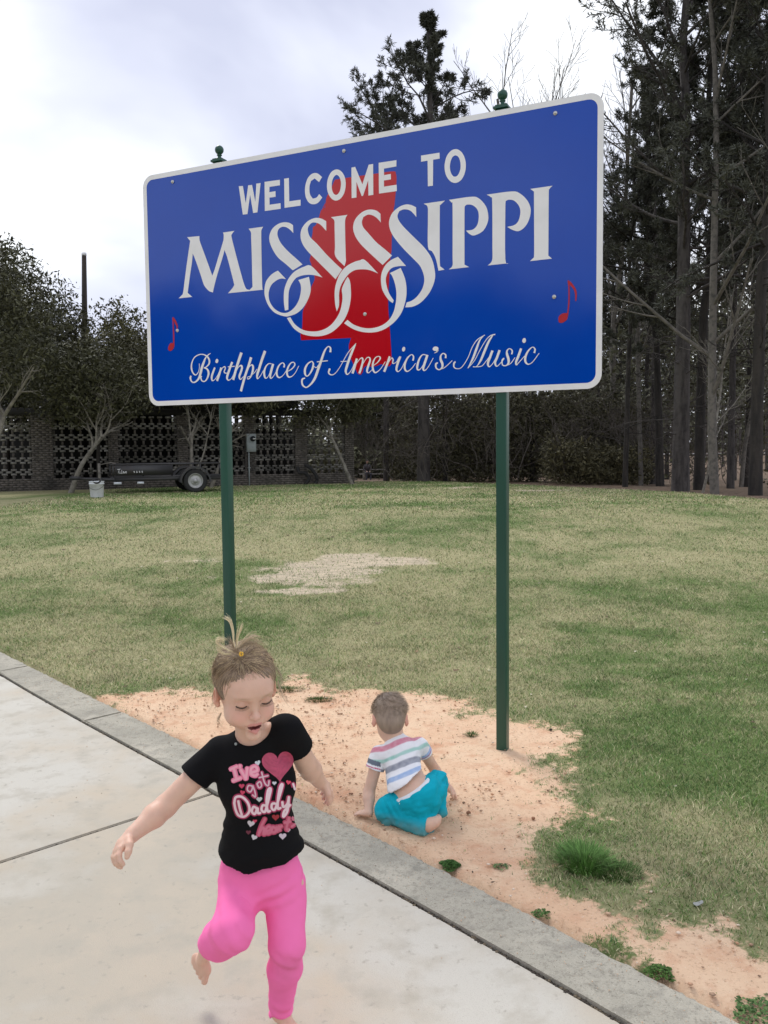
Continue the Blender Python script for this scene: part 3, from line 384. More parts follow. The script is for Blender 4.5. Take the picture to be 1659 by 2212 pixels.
# ---------------------------------------------------------------- grass blades
def blades(x, y, h, wd, lean, colr, rng, bend=True):
    n = len(x); a = rng.uniform(0, 2*math.pi, n); z = gfull(x, y)
    dx, dy = np.cos(a), np.sin(a); b = rng.uniform(0, 2*math.pi, n); lx, ly = np.cos(b)*lean*h, np.sin(b)*lean*h
    base = np.stack([x, y, z-.004], -1); side = np.stack([dx, dy, np.zeros(n)], -1)*wd[:, None]/2
    c = np.repeat(colr, 3, axis=0)
    if not bend:
        V = np.stack([base-side, base+side, base+np.stack([lx, ly, h], -1)], 1).reshape(-1, 3)
        return V, [np.arange(3*n).reshape(-1, 3)], c
    mid = base+np.stack([lx*.35, ly*.35, h*.6], -1); tip = base+np.stack([lx, ly, h], -1)
    V = np.stack([base-side, base+side, mid-side*.7, mid+side*.7, tip], 1).reshape(-1, 3); i = np.arange(n)[:, None]*5
    return V, [i+np.array([[0, 1, 3, 2]]), i+np.array([[2, 3, 4]])], np.repeat(colr, 5, axis=0)
def grass_col(x, y, rng):
    n = len(x); dr = np.clip(dry_w(x, y), 0, 1); isdry = rng.random(n) < (.08+.50*dr)
    g = np.array([.112, .190, .048])*rng.uniform(.45, 1.7, (n, 1))*np.array([1, 1, 1])+rng.uniform(0, .02, (n, 3))
    g = np.where((rng.random(n) < .12)[:, None], np.array([.075, .17, .055])*rng.uniform(.7, 1.3, (n, 1)), g)
    s = np.array([.47, .43, .26])*rng.uniform(.5, 1.35, (n, 1)); cl = (.62+.85*fbm2(x, y, 7.5, 3, 61))[:, None]; return np.where(isdry[:, None], s, g)*1.12*cl
gb = MB(); rg = np.random.default_rng(3)
def addb(n, y0, y1, hmin, hmax, wmin, wmax, bend):
    y = np.sqrt(rg.uniform(y0**2, y1**2, n)); x = rg.uniform(-.52, .56, n)*y
    fade = np.clip((y-y0)/(.22*y0), 0, 1)*(np.clip((y1-y)/(.20*y1), 0, 1) if y1 < 30 else 1)
    if y0 < 2.5: fade = np.clip((y1-y)/(.20*y1), 0, 1)
    dwt = dirt_w(x, y); pwt = pale_w(x, y)
    keep = (rg.random(n) < fade) & (x > xo(y)+.005) & (seg_dist(x, y, LAWN) < .1)
    keep &= rg.random(n) > sstep(.20, .85, dwt)*.995; keep &= rg.random(n) > pwt*.72
    keep &= rg.random(n) < (.35+.9*fbm2(x, y, 5, 3, 31))
    x, y, dwt = x[keep], y[keep], dwt[keep]; m = len(x)
    h = rg.uniform(hmin, hmax, m)*(.6+.8*fbm2(x, y, 3, 2, 33))*np.clip(1-dwt, .4, 1); wd = rg.uniform(wmin, wmax, m)
    V, F, c = blades(x, y, h, wd, rg.uniform(.3, 1.6, m), grass_col(x, y, rg), rg, bend)
    for f in F: gb.F.setdefault(f.shape[1], []).append(f+gb.n)
    gb.V.append(V); gb.n += len(V); gb.C.append(c)
addb(380000, 2.4, 6.6, .008, .030, .002, .004, True)
addb(430000, 5.3, 11.0, .010, .034, .0035, .006, False)
addb(290000, 8.8, 18.5, .012, .034, .006, .011, False)
addb(200000, 14.8, 31, .016, .045, .012, .024, False)
tag(gb.build('grass', M['grass'], usecol=True), 'short patchy winter lawn, part green and part straw', 'grass', kind='stuff')

# pebbles, clods and bark crumbs on the bare soil
pb = MB(); rp = np.random.default_rng(9)
ico = np.array([[0,0,1],[.9,0,.3],[.28,.85,.3],[-.72,.53,.3],[-.72,-.53,.3],[.28,-.85,.3],[0,0,-.6]]); icoF = np.array([[0,1,2],[0,2,3],[0,3,4],[0,4,5],[0,5,1],[6,2,1],[6,3,2],[6,4,3],[6,5,4],[6,1,5]])
n_ = 52000; yy = np.sqrt(rp.uniform(2.3**2, 6.8**2, n_)); xx = rp.uniform(-.5, .56, n_)*yy
k_ = (dirt_w(xx, yy) > .35) & (xx > xo(yy)+.01); k_ &= rp.random(n_) < (.12+1.1*sstep(.42, .70, fbm2(xx, yy, 1.8, 3, 41)))
xx, yy = xx[k_], yy[k_]; zz = gfull(xx, yy)
for x, y, z in zip(xx, yy, zz):
    s_ = .0016+.0045*rp.random()**5*2.0; c = [(.62,.42,.28),(.55,.33,.21),(.78,.64,.50),(.24,.16,.11),(.42,.28,.19)][rp.choice(5, p=[.42,.2,.18,.07,.13])]
    V = ico*s_*rp.uniform(.6, 1.4, 3); V[:, 2] *= .7; pb.add(V@rotz(rp.uniform(0, 6)).T+np.array([x, y, z+s_*.2]), icoF, c)
for k in range(2600):   # grains carried onto the kerb and the slabs
    y = rp.uniform(2.3, 6.5); t_ = rp.random()**2.2; x = xo(y)-.005-t_*(.30 if k % 5 else 1.8); s_ = .0010+.0022*rp.random()**3; z = .013 if x > xi(y) else .001
    pb.add((ico*s_*rp.uniform(.6, 1.3, 3))@rotz(rp.uniform(0, 6)).T+np.array([x, y, z+s_*.3]), icoF, [(.66, .46, .31), (.50, .36, .25), (.22, .18, .14)][rp.choice(3, p=[.6, .2, .2])])
tag(pb.build('gravel', M['stone'], usecol=True), 'small stones and clods strewn over the bare sandy soil', 'gravel', kind='stuff')
lf = MB()
def litter(n, y0, y1, cond, sz, cols):
    yy = np.sqrt(rp.uniform(y0**2, y1**2, n)); xx = rp.uniform(-.5, .56, n)*yy; k = (xx > xo(yy)+.01) & cond(xx, yy); xx, yy = xx[k], yy[k]; zz = gfull(xx, yy)
    for x, y, z in zip(xx, yy, zz):
        a = rp.uniform(0, 6); s_ = rp.uniform(*sz); q = np.array([[-1,0,.1],[-.2,.35,.25],[1,.05,.15],[-.1,-.35,.0]])*s_; q[:, 2] += .006
        lf.add(q@rotz(a).T+np.array([x, y, z]), np.array([[0, 3, 2, 1]]), cols[rp.integers(len(cols))])
litter(4200, 3, 9, lambda x, y: (dirt_w(x, y) > .15), (.003, .012), [(.16,.10,.07),(.30,.21,.14),(.52,.42,.28),(.10,.07,.05)])
litter(900, 4, 14, lambda x, y: dirt_w(x, y) < .3, (.010, .024), [(.14,.10,.07),(.30,.20,.13),(.60,.55,.42),(.09,.07,.05)])
litter(500, 12, 30, lambda x, y: seg_dist(x, y, LAWN) < -.2, (.02, .05), [(.13,.10,.07),(.10,.08,.05)])
tag(lf.build('leaf_litter', M['stone'], usecol=True), 'dry leaf and twig fragments scattered over soil and lawn', 'leaf litter', kind='stuff')

# single weeds and tufts by the kerb
def tuft(name, u, v, rad, n, h, wd, colr, label, cat, leafy=False, sq=1.0):
    c = on_z(u, v, 0); c[2] = 0; o = empty(name, (c[0], c[1], float(gfull(c[0], c[1]))), 0, label, cat)
    rn = np.random.default_rng(int(u)); mb = MB()
    for k in range(n):
        a = rn.uniform(0, 6.28); r_ = rad*math.sqrt(rn.random())*(1 if not leafy else .55+.85*float(vnoise(np.array([math.cos(a)*1.8+u, math.sin(a)*1.8, 3.])))); b = np.array([math.cos(a)*r_, math.sin(a)*r_*sq, -.006])
        col = np.array(colr)*rn.uniform(.55, 1.5)
        if leafy:
            s_ = wd*rn.uniform(.6, 1.3); q = np.array([[-1,0,0],[0,.6,.2],[1,0,.1],[0,-.6,.2]])*s_; q = q@rotx(rn.uniform(-.7, .7)).T@rotz(rn.uniform(0, 6)).T
            mb.add(q+b+np.array([0, 0, h*.75*max(.1, 1-(r_/rad)**2)*rn.uniform(.3, 1)+.004]), np.array([[0, 3, 2, 1]]), col)
        else:
            d = unit(np.array([math.cos(a)*r_/rad*.9+rn.normal(0, .25), math.sin(a)*r_/rad*.9+rn.normal(0, .25), 1])); hh = h*rn.uniform(.5, 1.1); s_ = np.array([-math.sin(a), math.cos(a), 0])*wd/2
            t = b+d*hh*.6; e_ = b+d*hh+np.array([math.cos(a), math.sin(a), -.6])*hh*.3*rn.random()
            mb.add(np.array([b-s_, b+s_, t+s_*.8, t-s_*.8, e_]), [np.array([[0, 1, 2, 3]]), np.array([[3, 2, 4]])], col)
    mb.build('foliage', M['grass'], o, usecol=True); return o
tuft('grass_tuft', 1262, 1866, .095, 1100, .085, .0036, (.14, .27, .07), 'large bright green grass tuft on the sand right of the crawling boy', 'grass tuft', sq=1.2)
tuft('grass_tuft', 1330, 1885, .10, 700, .04, .0034, (.11, .19, .055), 'low spreading green grass patch joining the big tuft on its right', 'grass tuft', sq=.8)
tuft('moss_clump', 972, 1870, .044, 1500, .030, .0042, (.05, .12, .025), 'rounded dark green moss clump against the kerb', 'moss', True)
tuft('weed', 1080, 1871, .040, 90, .012, .006, (.12, .19, .07), 'thin flat clover sprig in the middle of the sand', 'weed', True, .6)
tuft('weed', 1168, 1975, .032, 150, .012, .006, (.08, .15, .04), 'small spiky weed at the kerb edge left of the dry sprig', 'weed', True)
tuft('grass_tuft', 1268, 2056, .028, 70, .050, .002, (.20, .24, .09), 'pale wispy grass sprig standing beside the kerb', 'grass tuft')
tuft('weed', 1366, 2082, .036, 260, .020, .005, (.06, .12, .03), 'dark weed with dry stalks hugging the kerb edge', 'weed', True)
tuft('weed', 1424, 2103, .044, 420, .030, .006, (.07, .14, .03), 'leafy green weed clump at the kerb, right of the dry stalks', 'weed', True)
tuft('weed', 1645, 2190, .09, 420, .018, .008, (.09, .16, .05), 'broad leafy weed patch in the lower right corner', 'weed', True)
tuft('grass_tuft', 690, 1512, .10, 420, .03, .003, (.09, .13, .04), 'narrow tongue of grass reaching into the sand behind the girl', 'grass tuft', sq=.5)
tuft('grass_tuft', 1018, 1587, .035, 160, .03, .003, (.08, .14, .04), 'tiny grass tuft between boy and right sign post', 'grass tuft')
tuft('grass_tuft', 620, 1490, .13, 420, .03, .003, (.09, .13, .04), 'dark grass clump at the sand border behind the girl', 'grass tuft', sq=.5)
def clod_thing(u, v, r_, c, lab):
    p = on_z(u, v, 0); o = empty('clod', (p[0], p[1], float(gfull(p[0], p[1]))), 0, lab, 'clod'); V = []
    s_ = bmesh.new(); bmesh.ops.create_icosphere(s_, subdivisions=2, radius=r_)
    for q in s_.verts:
        q.co *= 1+.5*(float(vnoise(np.array([q.co.x, q.co.y, q.co.z])*130+u))-.5); q.co.z = q.co.z*.7+r_*.35
    me = bpy.data.meshes.new('clod_body'); s_.to_mesh(me); s_.free(); a = me.color_attributes.new('Col', 'FLOAT_COLOR', 'POINT')
    for d_ in a.data: d_.color = (*c, 1)
    me.materials.append(M['stone']); ob = bpy.data.objects.new('clod_body', me); COL.objects.link(ob); ob.parent = o
clod_thing(1012, 1758, .011, (.20, .10, .06), 'dark red-brown clod on the sand right of the boy')
clod_thing(1152, 1769, .010, (.33, .18, .11), 'brown clod near the right edge of the sand patch')
clod_thing(760, 1716, .007, (.25, .14, .09), 'small brown clod left of the boy\'s planted hand')
clod_thing(744, 1650, .010, (.36, .22, .14), 'flat brown clod between the girl\'s hand and the boy')
clod_thing(1190, 1577, .010, (.05, .04, .035), 'dark clod in the grass right of the right sign post')
clod_thing(1240, 2100, .012, (.16, .09, .05), 'dark brown clod on the sand beside the weeds')
for i, (u, v, a, c, lab) in enumerate([(548, 1455, .3, (.66, .62, .46), 'pale dry leaf lying in the grass left of the girl'), (816,1361,.1,(.13,.10,.07),'dark curled leaf in the lawn behind the boy'), (1508,1952,.4,(.36,.37,.35),'pale grey leaf in the lawn at lower right'), (992,1405,2.,(.20,.15,.10),'brown leaf in the lawn near the right post'), (985,1450,.2,(.18,.12,.08),'dark brown leaf scrap at the upper border of the sand'), (900,1412,1.,(.35,.24,.15),'tan leaf in the lawn above the boy')]):
    p = on_z(u, v, 0.01); o = empty('fallen_leaf', (p[0], p[1], float(gfull(p[0], p[1]))+.012), a, lab, 'leaf')
    t = np.linspace(0, 2*math.pi, 14, endpoint=False); q = np.stack([.024*np.cos(t), .010*np.sin(t)*(1+.3*np.cos(3*t)), .004*np.cos(2*t)+.003*np.sin(3*t)], -1)
    V = np.vstack([[0, 0, .006], q]); F = np.array([[0, 1+k, 1+(k+1) % 14] for k in range(14)])
    mk('leaf_blade', V, F, M['stone'], o, col=np.tile(c, (15, 1)))
# ================================================================ WELCOME SIGN
YAW = .4484; TL = np.array([-1.5904, 5.9179, 1.8374+CAMH])
UX = np.array([math.cos(YAW), -math.sin(YAW), 0]); NR = np.array([-math.sin(YAW), -math.cos(YAW), 0]); DZ = np.array([0, 0, -1.])
sign = empty('welcome_sign', (float(TL[0]+UX[0]*1.524), float(TL[1]+UX[1]*1.524), 0), 0, 'large blue welcome to Mississippi road sign with red state map on two green posts', 'road sign')
SO = np.array(sign.location)
def sp(X, Y, d=0): # mm on the sign face -> world, relative to the sign's empty
    return TL+UX*(X/1000)+DZ*(Y/1000)+NR*d-SO
def smooth_loop(flat, per=4, ang=48):
    P = np.array(flat, float).reshape(-1, 2); n = len(P); out = []
    corner = []
    for i in range(n):
        a = P[i]-P[i-1]; b = P[(i+1) % n]-P[i]; c = math.degrees(abs(math.atan2(a[0]*b[1]-a[1]*b[0], a@b))); corner.append(c > ang)
    for i in range(n):
        p1, p2 = P[i], P[(i+1) % n]; p0 = P[i-1] if not corner[i] else 2*p1-p2; p3 = P[(i+2) % n] if not corner[(i+1) % n] else 2*p2-p1
        if corner[i] and corner[(i+1) % n]: out.append(p1); continue
        for t in np.linspace(0, 1, per, endpoint=False): out.append(.5*((2*p1)+(-p0+p2)*t+(2*p0-5*p1+4*p2-p3)*t*t+(-p0+3*p1-3*p2+p3)*t**3))
    return np.array(out)
def flat_shape(name, loops, d, m, parent, raw=False):
    LL = [[Vector((p[0], p[1], 0)) for p in (l if raw else smooth_loop(l))] for l in loops]
    tr = tessellate_polygon(LL); P = [p for l in LL for p in l]
    V = np.array([sp(p.x, p.y, d) for p in P]); F = []
    for t in tr:
        a, b, c = (V[i] for i in t); F.append(t if np.cross(b-a, c-a)@NR > 0 else t[::-1])
    return mk(name, V, np.array(F), m, parent)
def rrect(x0, y0, x1, y1, r, n=8):
    P = []
    for cx, cy, a0 in ((x1-r, y0+r, -90), (x1-r, y1-r, 0), (x0+r, y1-r, 90), (x0+r, y0+r, 180)):
        for k in range(n+1): a = R(a0+90*k/n); P.append((cx+r*math.cos(a), cy+r*math.sin(a)))
    return P
# aluminium panel
o_ = rrect(0, 0, 3048, 1524, 78); n = len(o_)
V = [sp(x, y, 0) for x, y in o_]+[sp(x, y, -.005) for x, y in o_]
F = [np.array([list(range(n))[::-1]]), np.array([list(range(n, 2*n))]), np.array([[i, (i+1) % n, n+(i+1) % n, n+i] for i in range(n)])]
panel = mk('panel', V, F, M['sign_metal'], sign)
inner = rrect(29, 29, 3019, 1495, 52)
def ring(name, A, B, d, m):
    n = len(A); V = [sp(x, y, d) for x, y in A]+[sp(x, y, d) for x, y in B]; F = [[i, n+i, n+(i+1) % n, (i+1) % n] for i in range(n)]
    V = np.array(V); F = np.array(F); a, b, c = V[F[0][0]], V[F[0][1]], V[F[0][2]]
    if np.cross(b-a, c-a)@NR < 0: F = F[:, ::-1]
    return mk(name, V, F, m, sign)
ring('border', o_, rrect(31, 31, 3017, 1493, 50), .0012, M['sign_white'])
flat_shape('blue_field', [inner], .0008, M['sign_blue'], sign, raw=True)
flat_shape('state_map', [SIGN['R']], .0012, M['sign_red'], sign).data
for l in SIGN['P']: flat_shape('letter', [l], .0018, M['sign_white'], sign)
for k, l in enumerate(SIGN['W']): flat_shape('letter', l, .0018, M['sign_white'], sign)
def ribbon(mb, flat, d, step=.00004, per=6, wmul=1.0):
    P = np.array(flat, float).reshape(-1, 3); Q = spline(P, per); T = np.gradient(Q[:, :2], axis=0); T /= np.linalg.norm(T, axis=1)[:, None]+1e-9
    Nn = np.stack([-T[:, 1], T[:, 0]], -1); w_ = np.maximum(Q[:, 2], 4.2)*wmul/2
    A = Q[:, :2]+Nn*w_[:, None]; B = Q[:, :2]-Nn*w_[:, None]; m = len(Q)
    V = np.array([sp(*p, d) for p in A]+[sp(*p, d) for p in B]); i = np.arange(m-1)
    mb.add(V, np.stack([i, i+1, m+i+1, m+i], -1)); return mb
for k, s_ in enumerate(SIGN['S']):
    mb = MB(); ribbon(mb, s_, .0019+k % 7*.00012); mb.build('letter_stroke', M['sign_white'], sign)
for s_ in SIGN['D']: flat_shape('letter_dot', [s_], .0028, M['sign_white'], sign)
for k in (0, 1):
    mb = MB(); P = smooth_loop(SIGN['N'][k]); V = np.array([sp(*p, .0018) for p in P]); F = np.array([list(range(len(P)))])
    a, b, c = V[0], V[len(P)//3], V[2*len(P)//3]; F = F if np.cross(b-a, c-a)@NR > 0 else F[:, ::-1]
    mb.add(V, F); ribbon(mb, SIGN['NS'][2*k], .0021); ribbon(mb, SIGN['NS'][2*k+1], .0024); mb.build('music_note', M['note_red'], sign)
for X, Y in ((252, 69), (1527, 69), (2795, 71), (2793, 1027), (1654, 1032), (258, 1033)):
    b = MB(); c = sp(X, Y, .002); ax = NR
    q = np.array([c, c+ax*.004, c+ax*.0041, c+ax*.010]); b.tube([q[0], q[1]], .011, 12); b.tube([q[2], q[3]], .0075, 6); b.build('bolt', M['steel'], sign)
# posts with cap and ball finial, standing behind the panel
PW2 = .030
for X in (600.6, 2491.8):
    c = TL+UX*(X/1000)-NR*.037-SO; g = float(gz(c[0]+SO[0], c[1]+SO[1]))
    Rm = np.stack([UX, -NR, np.array([0, 0, 1.])], 1); zt = TL[2]+.012
    b = MB(); b.box((c[0], c[1], (zt+g-.15)/2), (2*PW2, 2*PW2, zt-g+.15), Rm); ob = b.build('post', M['post_green'], sign)
    bv = ob.modifiers.new('bevel', 'BEVEL'); bv.width = .004; bv.segments = 2
    f = MB(); f.box((c[0], c[1], zt+.006), (.082, .082, .012), Rm); f.box((c[0], c[1], zt+.016), (.066, .066, .010), Rm)
    prof = [(.030, .021), (.026, .026), (.016, .031), (.011, .036), (.012, .042), (.017, .046), (.017, .049), (.010, .053)]
    for k in range(13):
        a = -math.pi/2*.82+math.pi*.91*k/12; prof.append((.0285*math.cos(a) if k < 12 else .001, .080+.0285*math.sin(a)))
    n = 20; t = np.linspace(0, 2*math.pi, n, endpoint=False); V = np.array([[r_*math.cos(a)+c[0], r_*math.sin(a)+c[1], z+zt] for r_, z in prof for a in t])
    i = np.arange(len(prof)-1)[:, None]*n; j = np.arange(n)[None]; f.add(V, np.stack([i+j, i+(j+1) % n, i+n+(j+1) % n, i+n+j], -1).reshape(-1, 4))
    fo = f.build('finial', M['post_green'], sign, smooth=True)
    fo.data.polygons.foreach_set('use_smooth', [len(fo.data.polygons)-i < 400 and i > 11 for i in range(len(fo.data.polygons))])
# ================================================================ TREES
def grow(rng, start, d, length, rad, lvl, P, up=.0, wob=.25):
    """returns list of (pts, radii) and list of leaf points; P = per level (children, length factor, spread angle, first child position)"""
    n = 7 if lvl == 0 else (5 if lvl == 1 else 4); pts = [np.array(start, float)]; dd = unit(d)
    for k in range(n):
        dd = unit(dd+rng.normal(0, wob/ n**.5, 3)+np.array([0, 0, up/n])); pts.append(pts[-1]+dd*length/n)
    pts = np.array(pts); rr_ = rad*np.linspace(1, .35 if lvl else .45, n+1); segs = [(pts, rr_, lvl)]; tips = []
    if lvl < len(P):
        ch, lf_, ang, f0 = P[lvl]
        for k in range(ch):
            f = f0+(1-f0)*(k+rng.random())/ch; q = f*n; i = min(int(q), n-1); p = pts[i]+(pts[i+1]-pts[i])*(q-i); t = unit(pts[i+1]-pts[i])
            a = rng.uniform(0, 6.28); s_ = unit(np.cross(t, [math.cos(a), math.sin(a), .1])); an = R(ang)*rng.uniform(.7, 1.25)
            sg, tp = grow(rng, p, t*math.cos(an)+s_*math.sin(an), length*lf_*rng.uniform(.65, 1.15)*(1.15-.5*f), rr_[i]*.55, lvl+1, P, up, wob); segs += sg; tips += tp
        tips += [(pts[-1], dd)]
    else: tips += [(pts[-1], dd), (pts[len(pts)//2], dd)]
    return segs, tips
def leaf_cloud(mb, C, rng, n, spread, size, colr, flat=.6, jit=.5):
    C = np.asarray(C); m = len(C)*n; c = np.repeat(C, n, 0)+rng.normal(0, spread, (len(C)*n, 3))*np.array([1, 1, .75])
    a = rng.normal(size=(m, 3)); a /= np.linalg.norm(a, axis=1)[:, None]; b = rng.normal(size=(m, 3)); b -= (a*b).sum(1)[:, None]*a; b /= np.linalg.norm(b, axis=1)[:, None]
    s_ = size*rng.uniform(.6, 1.4, m)[:, None]; V = np.stack([c-a*s_, c+b*s_*flat*.5, c+a*s_, c-b*s_*flat*.5], 1).reshape(-1, 3)
    cc = np.repeat(np.repeat(rng.uniform(1-jit, 1+jit, (len(C), 1)), n, 0)*rng.uniform(.75, 1.25, (m, 1))*np.asarray(colr), 4, 0)
    mb.V.append(V); mb.C.append(cc); mb.F.setdefault(4, []).append(np.arange(4*m).reshape(-1, 4)+mb.n); mb.n += 4*m
def tufts(mb, tips, rng, n, length, wd, colr, jit=.4):
    """needle tufts: thin spikes round each twig end"""
    C = np.array([t[0] for t in tips]); D = np.array([t[1] for t in tips]); m = len(C)*n
    c = np.repeat(C, n, 0); d = np.repeat(D, n, 0); v = rng.normal(size=(m, 3)); v /= np.linalg.norm(v, axis=1)[:, None]; v = v+d*.7; v /= np.linalg.norm(v, axis=1)[:, None]
    s_ = np.cross(v, rng.normal(size=(m, 3))); s_ /= np.linalg.norm(s_, axis=1)[:, None]; ll = length*rng.uniform(.6, 1.15, m)[:, None]; c = c-d*rng.uniform(0, .5, (m, 1))*length*1.0
    V = np.stack([c-s_*wd*.3, c+s_*wd*.3, c+v*ll*.6+s_*wd*.5, c+v*ll, c+v*ll*.6-s_*wd*.5], 1).reshape(-1, 3); i = np.arange(m)[:, None]*5
    cc = np.repeat(np.repeat(rng.uniform(1-jit, 1+jit, (len(C), 1)), n, 0)*rng.uniform(.8, 1.2, (m, 1))*np.asarray(colr), 5, 0)
    mb.V.append(V); mb.C.append(cc); mb.F.setdefault(5, []).append(i+np.array([[0, 1, 2, 3, 4]])+mb.n); mb.n += 5*m
def wood(segs, sides=(8, 5, 4, 3, 3), minr=.003):
    mb = MB()
    for p, r_, l_ in segs: mb.tube(p, np.maximum(r_, minr), sides[min(l_, 4)], cap=False)
    return mb
def pine(seed, H, rad, crown0, spread, dens=1.0, lean=(0, 0), tuftn=15, shape='round'):
    rng = np.random.default_rng(seed); n = 14; z = np.linspace(0, H, n+1)
    px = np.cumsum(rng.normal(0, .13, n+1))*z/H+lean[0]*(z/H)**1.3; py = np.cumsum(rng.normal(0, .06, n+1))*z/H+lean[1]*(z/H)**1.3
    T = np.stack([px, py, z], -1); T[0, 2] = -.4; rr_ = rad*(1-.72*(z/H)**1.2); rr_[0] *= 1.15
    segs = [(T, rr_, 0)]; tips = [(T[-1], np.array([0, 0, 1.]))]; nb = int(30*dens)
    for k in range(nb):
        f = crown0+(1-crown0)*((k+rng.random())/nb)**.85; zz = f*H; p = np.array([np.interp(zz, z, T[:, 0]), np.interp(zz, z, T[:, 1]), zz]); g = (f-crown0)/(1-crown0)
        prof = {'round': math.sin(math.pi*min(1, .22+.78*g))**.7, 'cone': (1-g)**.75+.12, 'flat': .55+.6*math.sin(math.pi*min(1, g*.9+.05))}[shape]
        Lb = spread*prof*rng.uniform(.45, 1.25); a = rng.uniform(0, 6.28); el = R(rng.uniform(-8, 30)+35*g)
        d = np.array([math.cos(a)*math.cos(el), math.sin(a)*math.cos(el), math.sin(el)])
        sg, tp = grow(rng, p, d, max(.5, Lb), max(.018, .055*Lb/3), 1, [(0, 0, 0, 0), (8, .36, 45, .25), (5, .45, 40, .2)], up=.35, wob=.30); segs += [(a_, b_, 1+c_) for a_, b_, c_ in sg]; tips += tp
    for k in range(15):   # dead stubs below the crown
        zz = H*rng.uniform(crown0*.3, crown0*1.1); a = rng.uniform(0, 6.28); p = np.array([np.interp(zz, z, T[:, 0]), np.interp(zz, z, T[:, 1]), zz])
        sg, _ = grow(rng, p, (math.cos(a), math.sin(a), .1), rng.uniform(.5, 2.2), .022, 2, [(0,0,0,0), (0,0,0,0), (4, .5, 40, .3)], wob=.5); segs += sg
    W = wood(segs, (10, 5, 4, 3, 3), .006); Fm = MB(); tufts(Fm, tips, rng, tuftn, .18, .026, (1, 1, 1)); return W, Fm
def bare(seed, H, rad, ch=9, lvl=((9, .42, 35, .25), (6, .45, 35, .2), (5, .45, 35, .2)), wob=.18, up=.3, d=(0, 0, 1)):
    rng = np.random.default_rng(seed); segs, tips = grow(rng, (0, 0, -.2), d, H, rad, 0, list(lvl), up, wob); return wood(segs, (8, 5, 4, 3, 3), .006), tips
def put(protos, name, k, x, y, s=1.0, rz=0., label=None, cat='tree', group=None, lean=(0, 0), wide=1.0):
    """protos: list of (partname, mesh data)"""
    o = empty(name, (float(x), float(y), float(gz(x, y))), rz, label, cat, group); o.scale = (s*wide, s*wide, s); o.rotation_euler = (lean[0], lean[1], rz)
    for pn, me in protos[k]:
        c = bpy.data.objects.new(pn, me); COL.objects.link(c); c.parent = o
    return o
def dm(mb, name, m, usecol=False, smooth=False):
    return mesh_data(name, np.concatenate(mb.V), [np.concatenate(v) for v in mb.F.values()], m, smooth, np.concatenate(mb.C) if usecol else None)
PINES = []
for seed, H, rad, c0, spd, dens, shp, bk in ((1, 17.4, .22, .48, 3.7, 1.35, 'cone', 'bark_pine'), (2, 19, .25, .34, 3.7, 1.7, 'round', 'bark_pine'), (3, 17, .17, .38, 3.0, 1.5, 'round', 'bark_dark'), (4, 18, .15, .55, 2.4, 1.2, 'flat', 'bark_pine'), (5, 15.5, .13, .40, 2.6, 1.3, 'round', 'bark_dark')):
    Wd_, Fm_ = pine(seed, H, rad, c0, spd, dens, shape=shp, tuftn=9 if seed > 1 else 11); PINES.append([('trunk', dm(Wd_, 'trunk', M[bk], smooth=True)), ('crown', dm(Fm_, 'crown', M['needles'], True))])
BARES = []
for seed, H, rad, bk in ((11, 13, .10, 'bark_grey'), (12, 11.5, .08, 'bark_grey'), (13, 8, .06, 'bark_pale')):
    Wd_, _ = bare(seed, H, rad); BARES.append([('trunk', dm(Wd_, 'trunk', M[bk], smooth=True))])
def wx(u, y, v=1050): return at(u, v, y)[0]
# --- the lone tall pine behind the sign
put(PINES, 'pine_tree', 0, wx(915, 30.7), 30.7, .89, .4, 'tall pine rising behind the sign, its crown showing above the top edge', 'pine tree', wide=1.15)
# --- named pines of the right-hand wood
put(PINES, 'pine_tree', 1, wx(1470, 23.5), 23.5, .78, 1.2, 'thickest pine trunk on the right, doubled with a thinner trunk', 'pine tree', wide=1.15)
put(PINES, 'pine_tree', 2, wx(1510, 24.2), 24.2, .80, 2.7, 'pine standing tight against the right side of the thickest trunk', 'pine tree', wide=1.1)
put(PINES, 'pine_tree', 2, wx(1426, 27.5), 27.5, .76, .3, 'dark slightly leaning pine left of the thickest trunk', 'pine tree', lean=(0, R(-2)))
put(PINES, 'pine_tree', 2, wx(1632, 21.0), 21.0, .84, 3.9, 'pine nearest the right edge with straight trunk', 'pine tree', wide=1.1)
put(PINES, 'pine_tree', 3, wx(1578, 26.0), 26.0, .74, .9, 'dark pine between the pale trunk and the right edge pine', 'pine tree')
put(PINES, 'pine_tree', 4, wx(1350, 26.5), 26.5, .64, 2.0, 'slim pine just right of the sign panel at the lawn edge', 'pine tree')
put(PINES, 'pine_tree', 3, wx(835, 33), 33, .78, .6, 'dark pine trunk left of the tall pine, beside the picnic bench', 'pine tree')
put(PINES, 'pine_tree', 4, wx(962, 32), 32, .72, 4.0, 'thin pine trunk just right of the tall pine trunk', 'pine tree')
put(PINES, 'pine_tree', 4, wx(1150, 33), 33, .75, 5.0, 'pine hidden low behind the sign, right of the right post', 'pine tree')
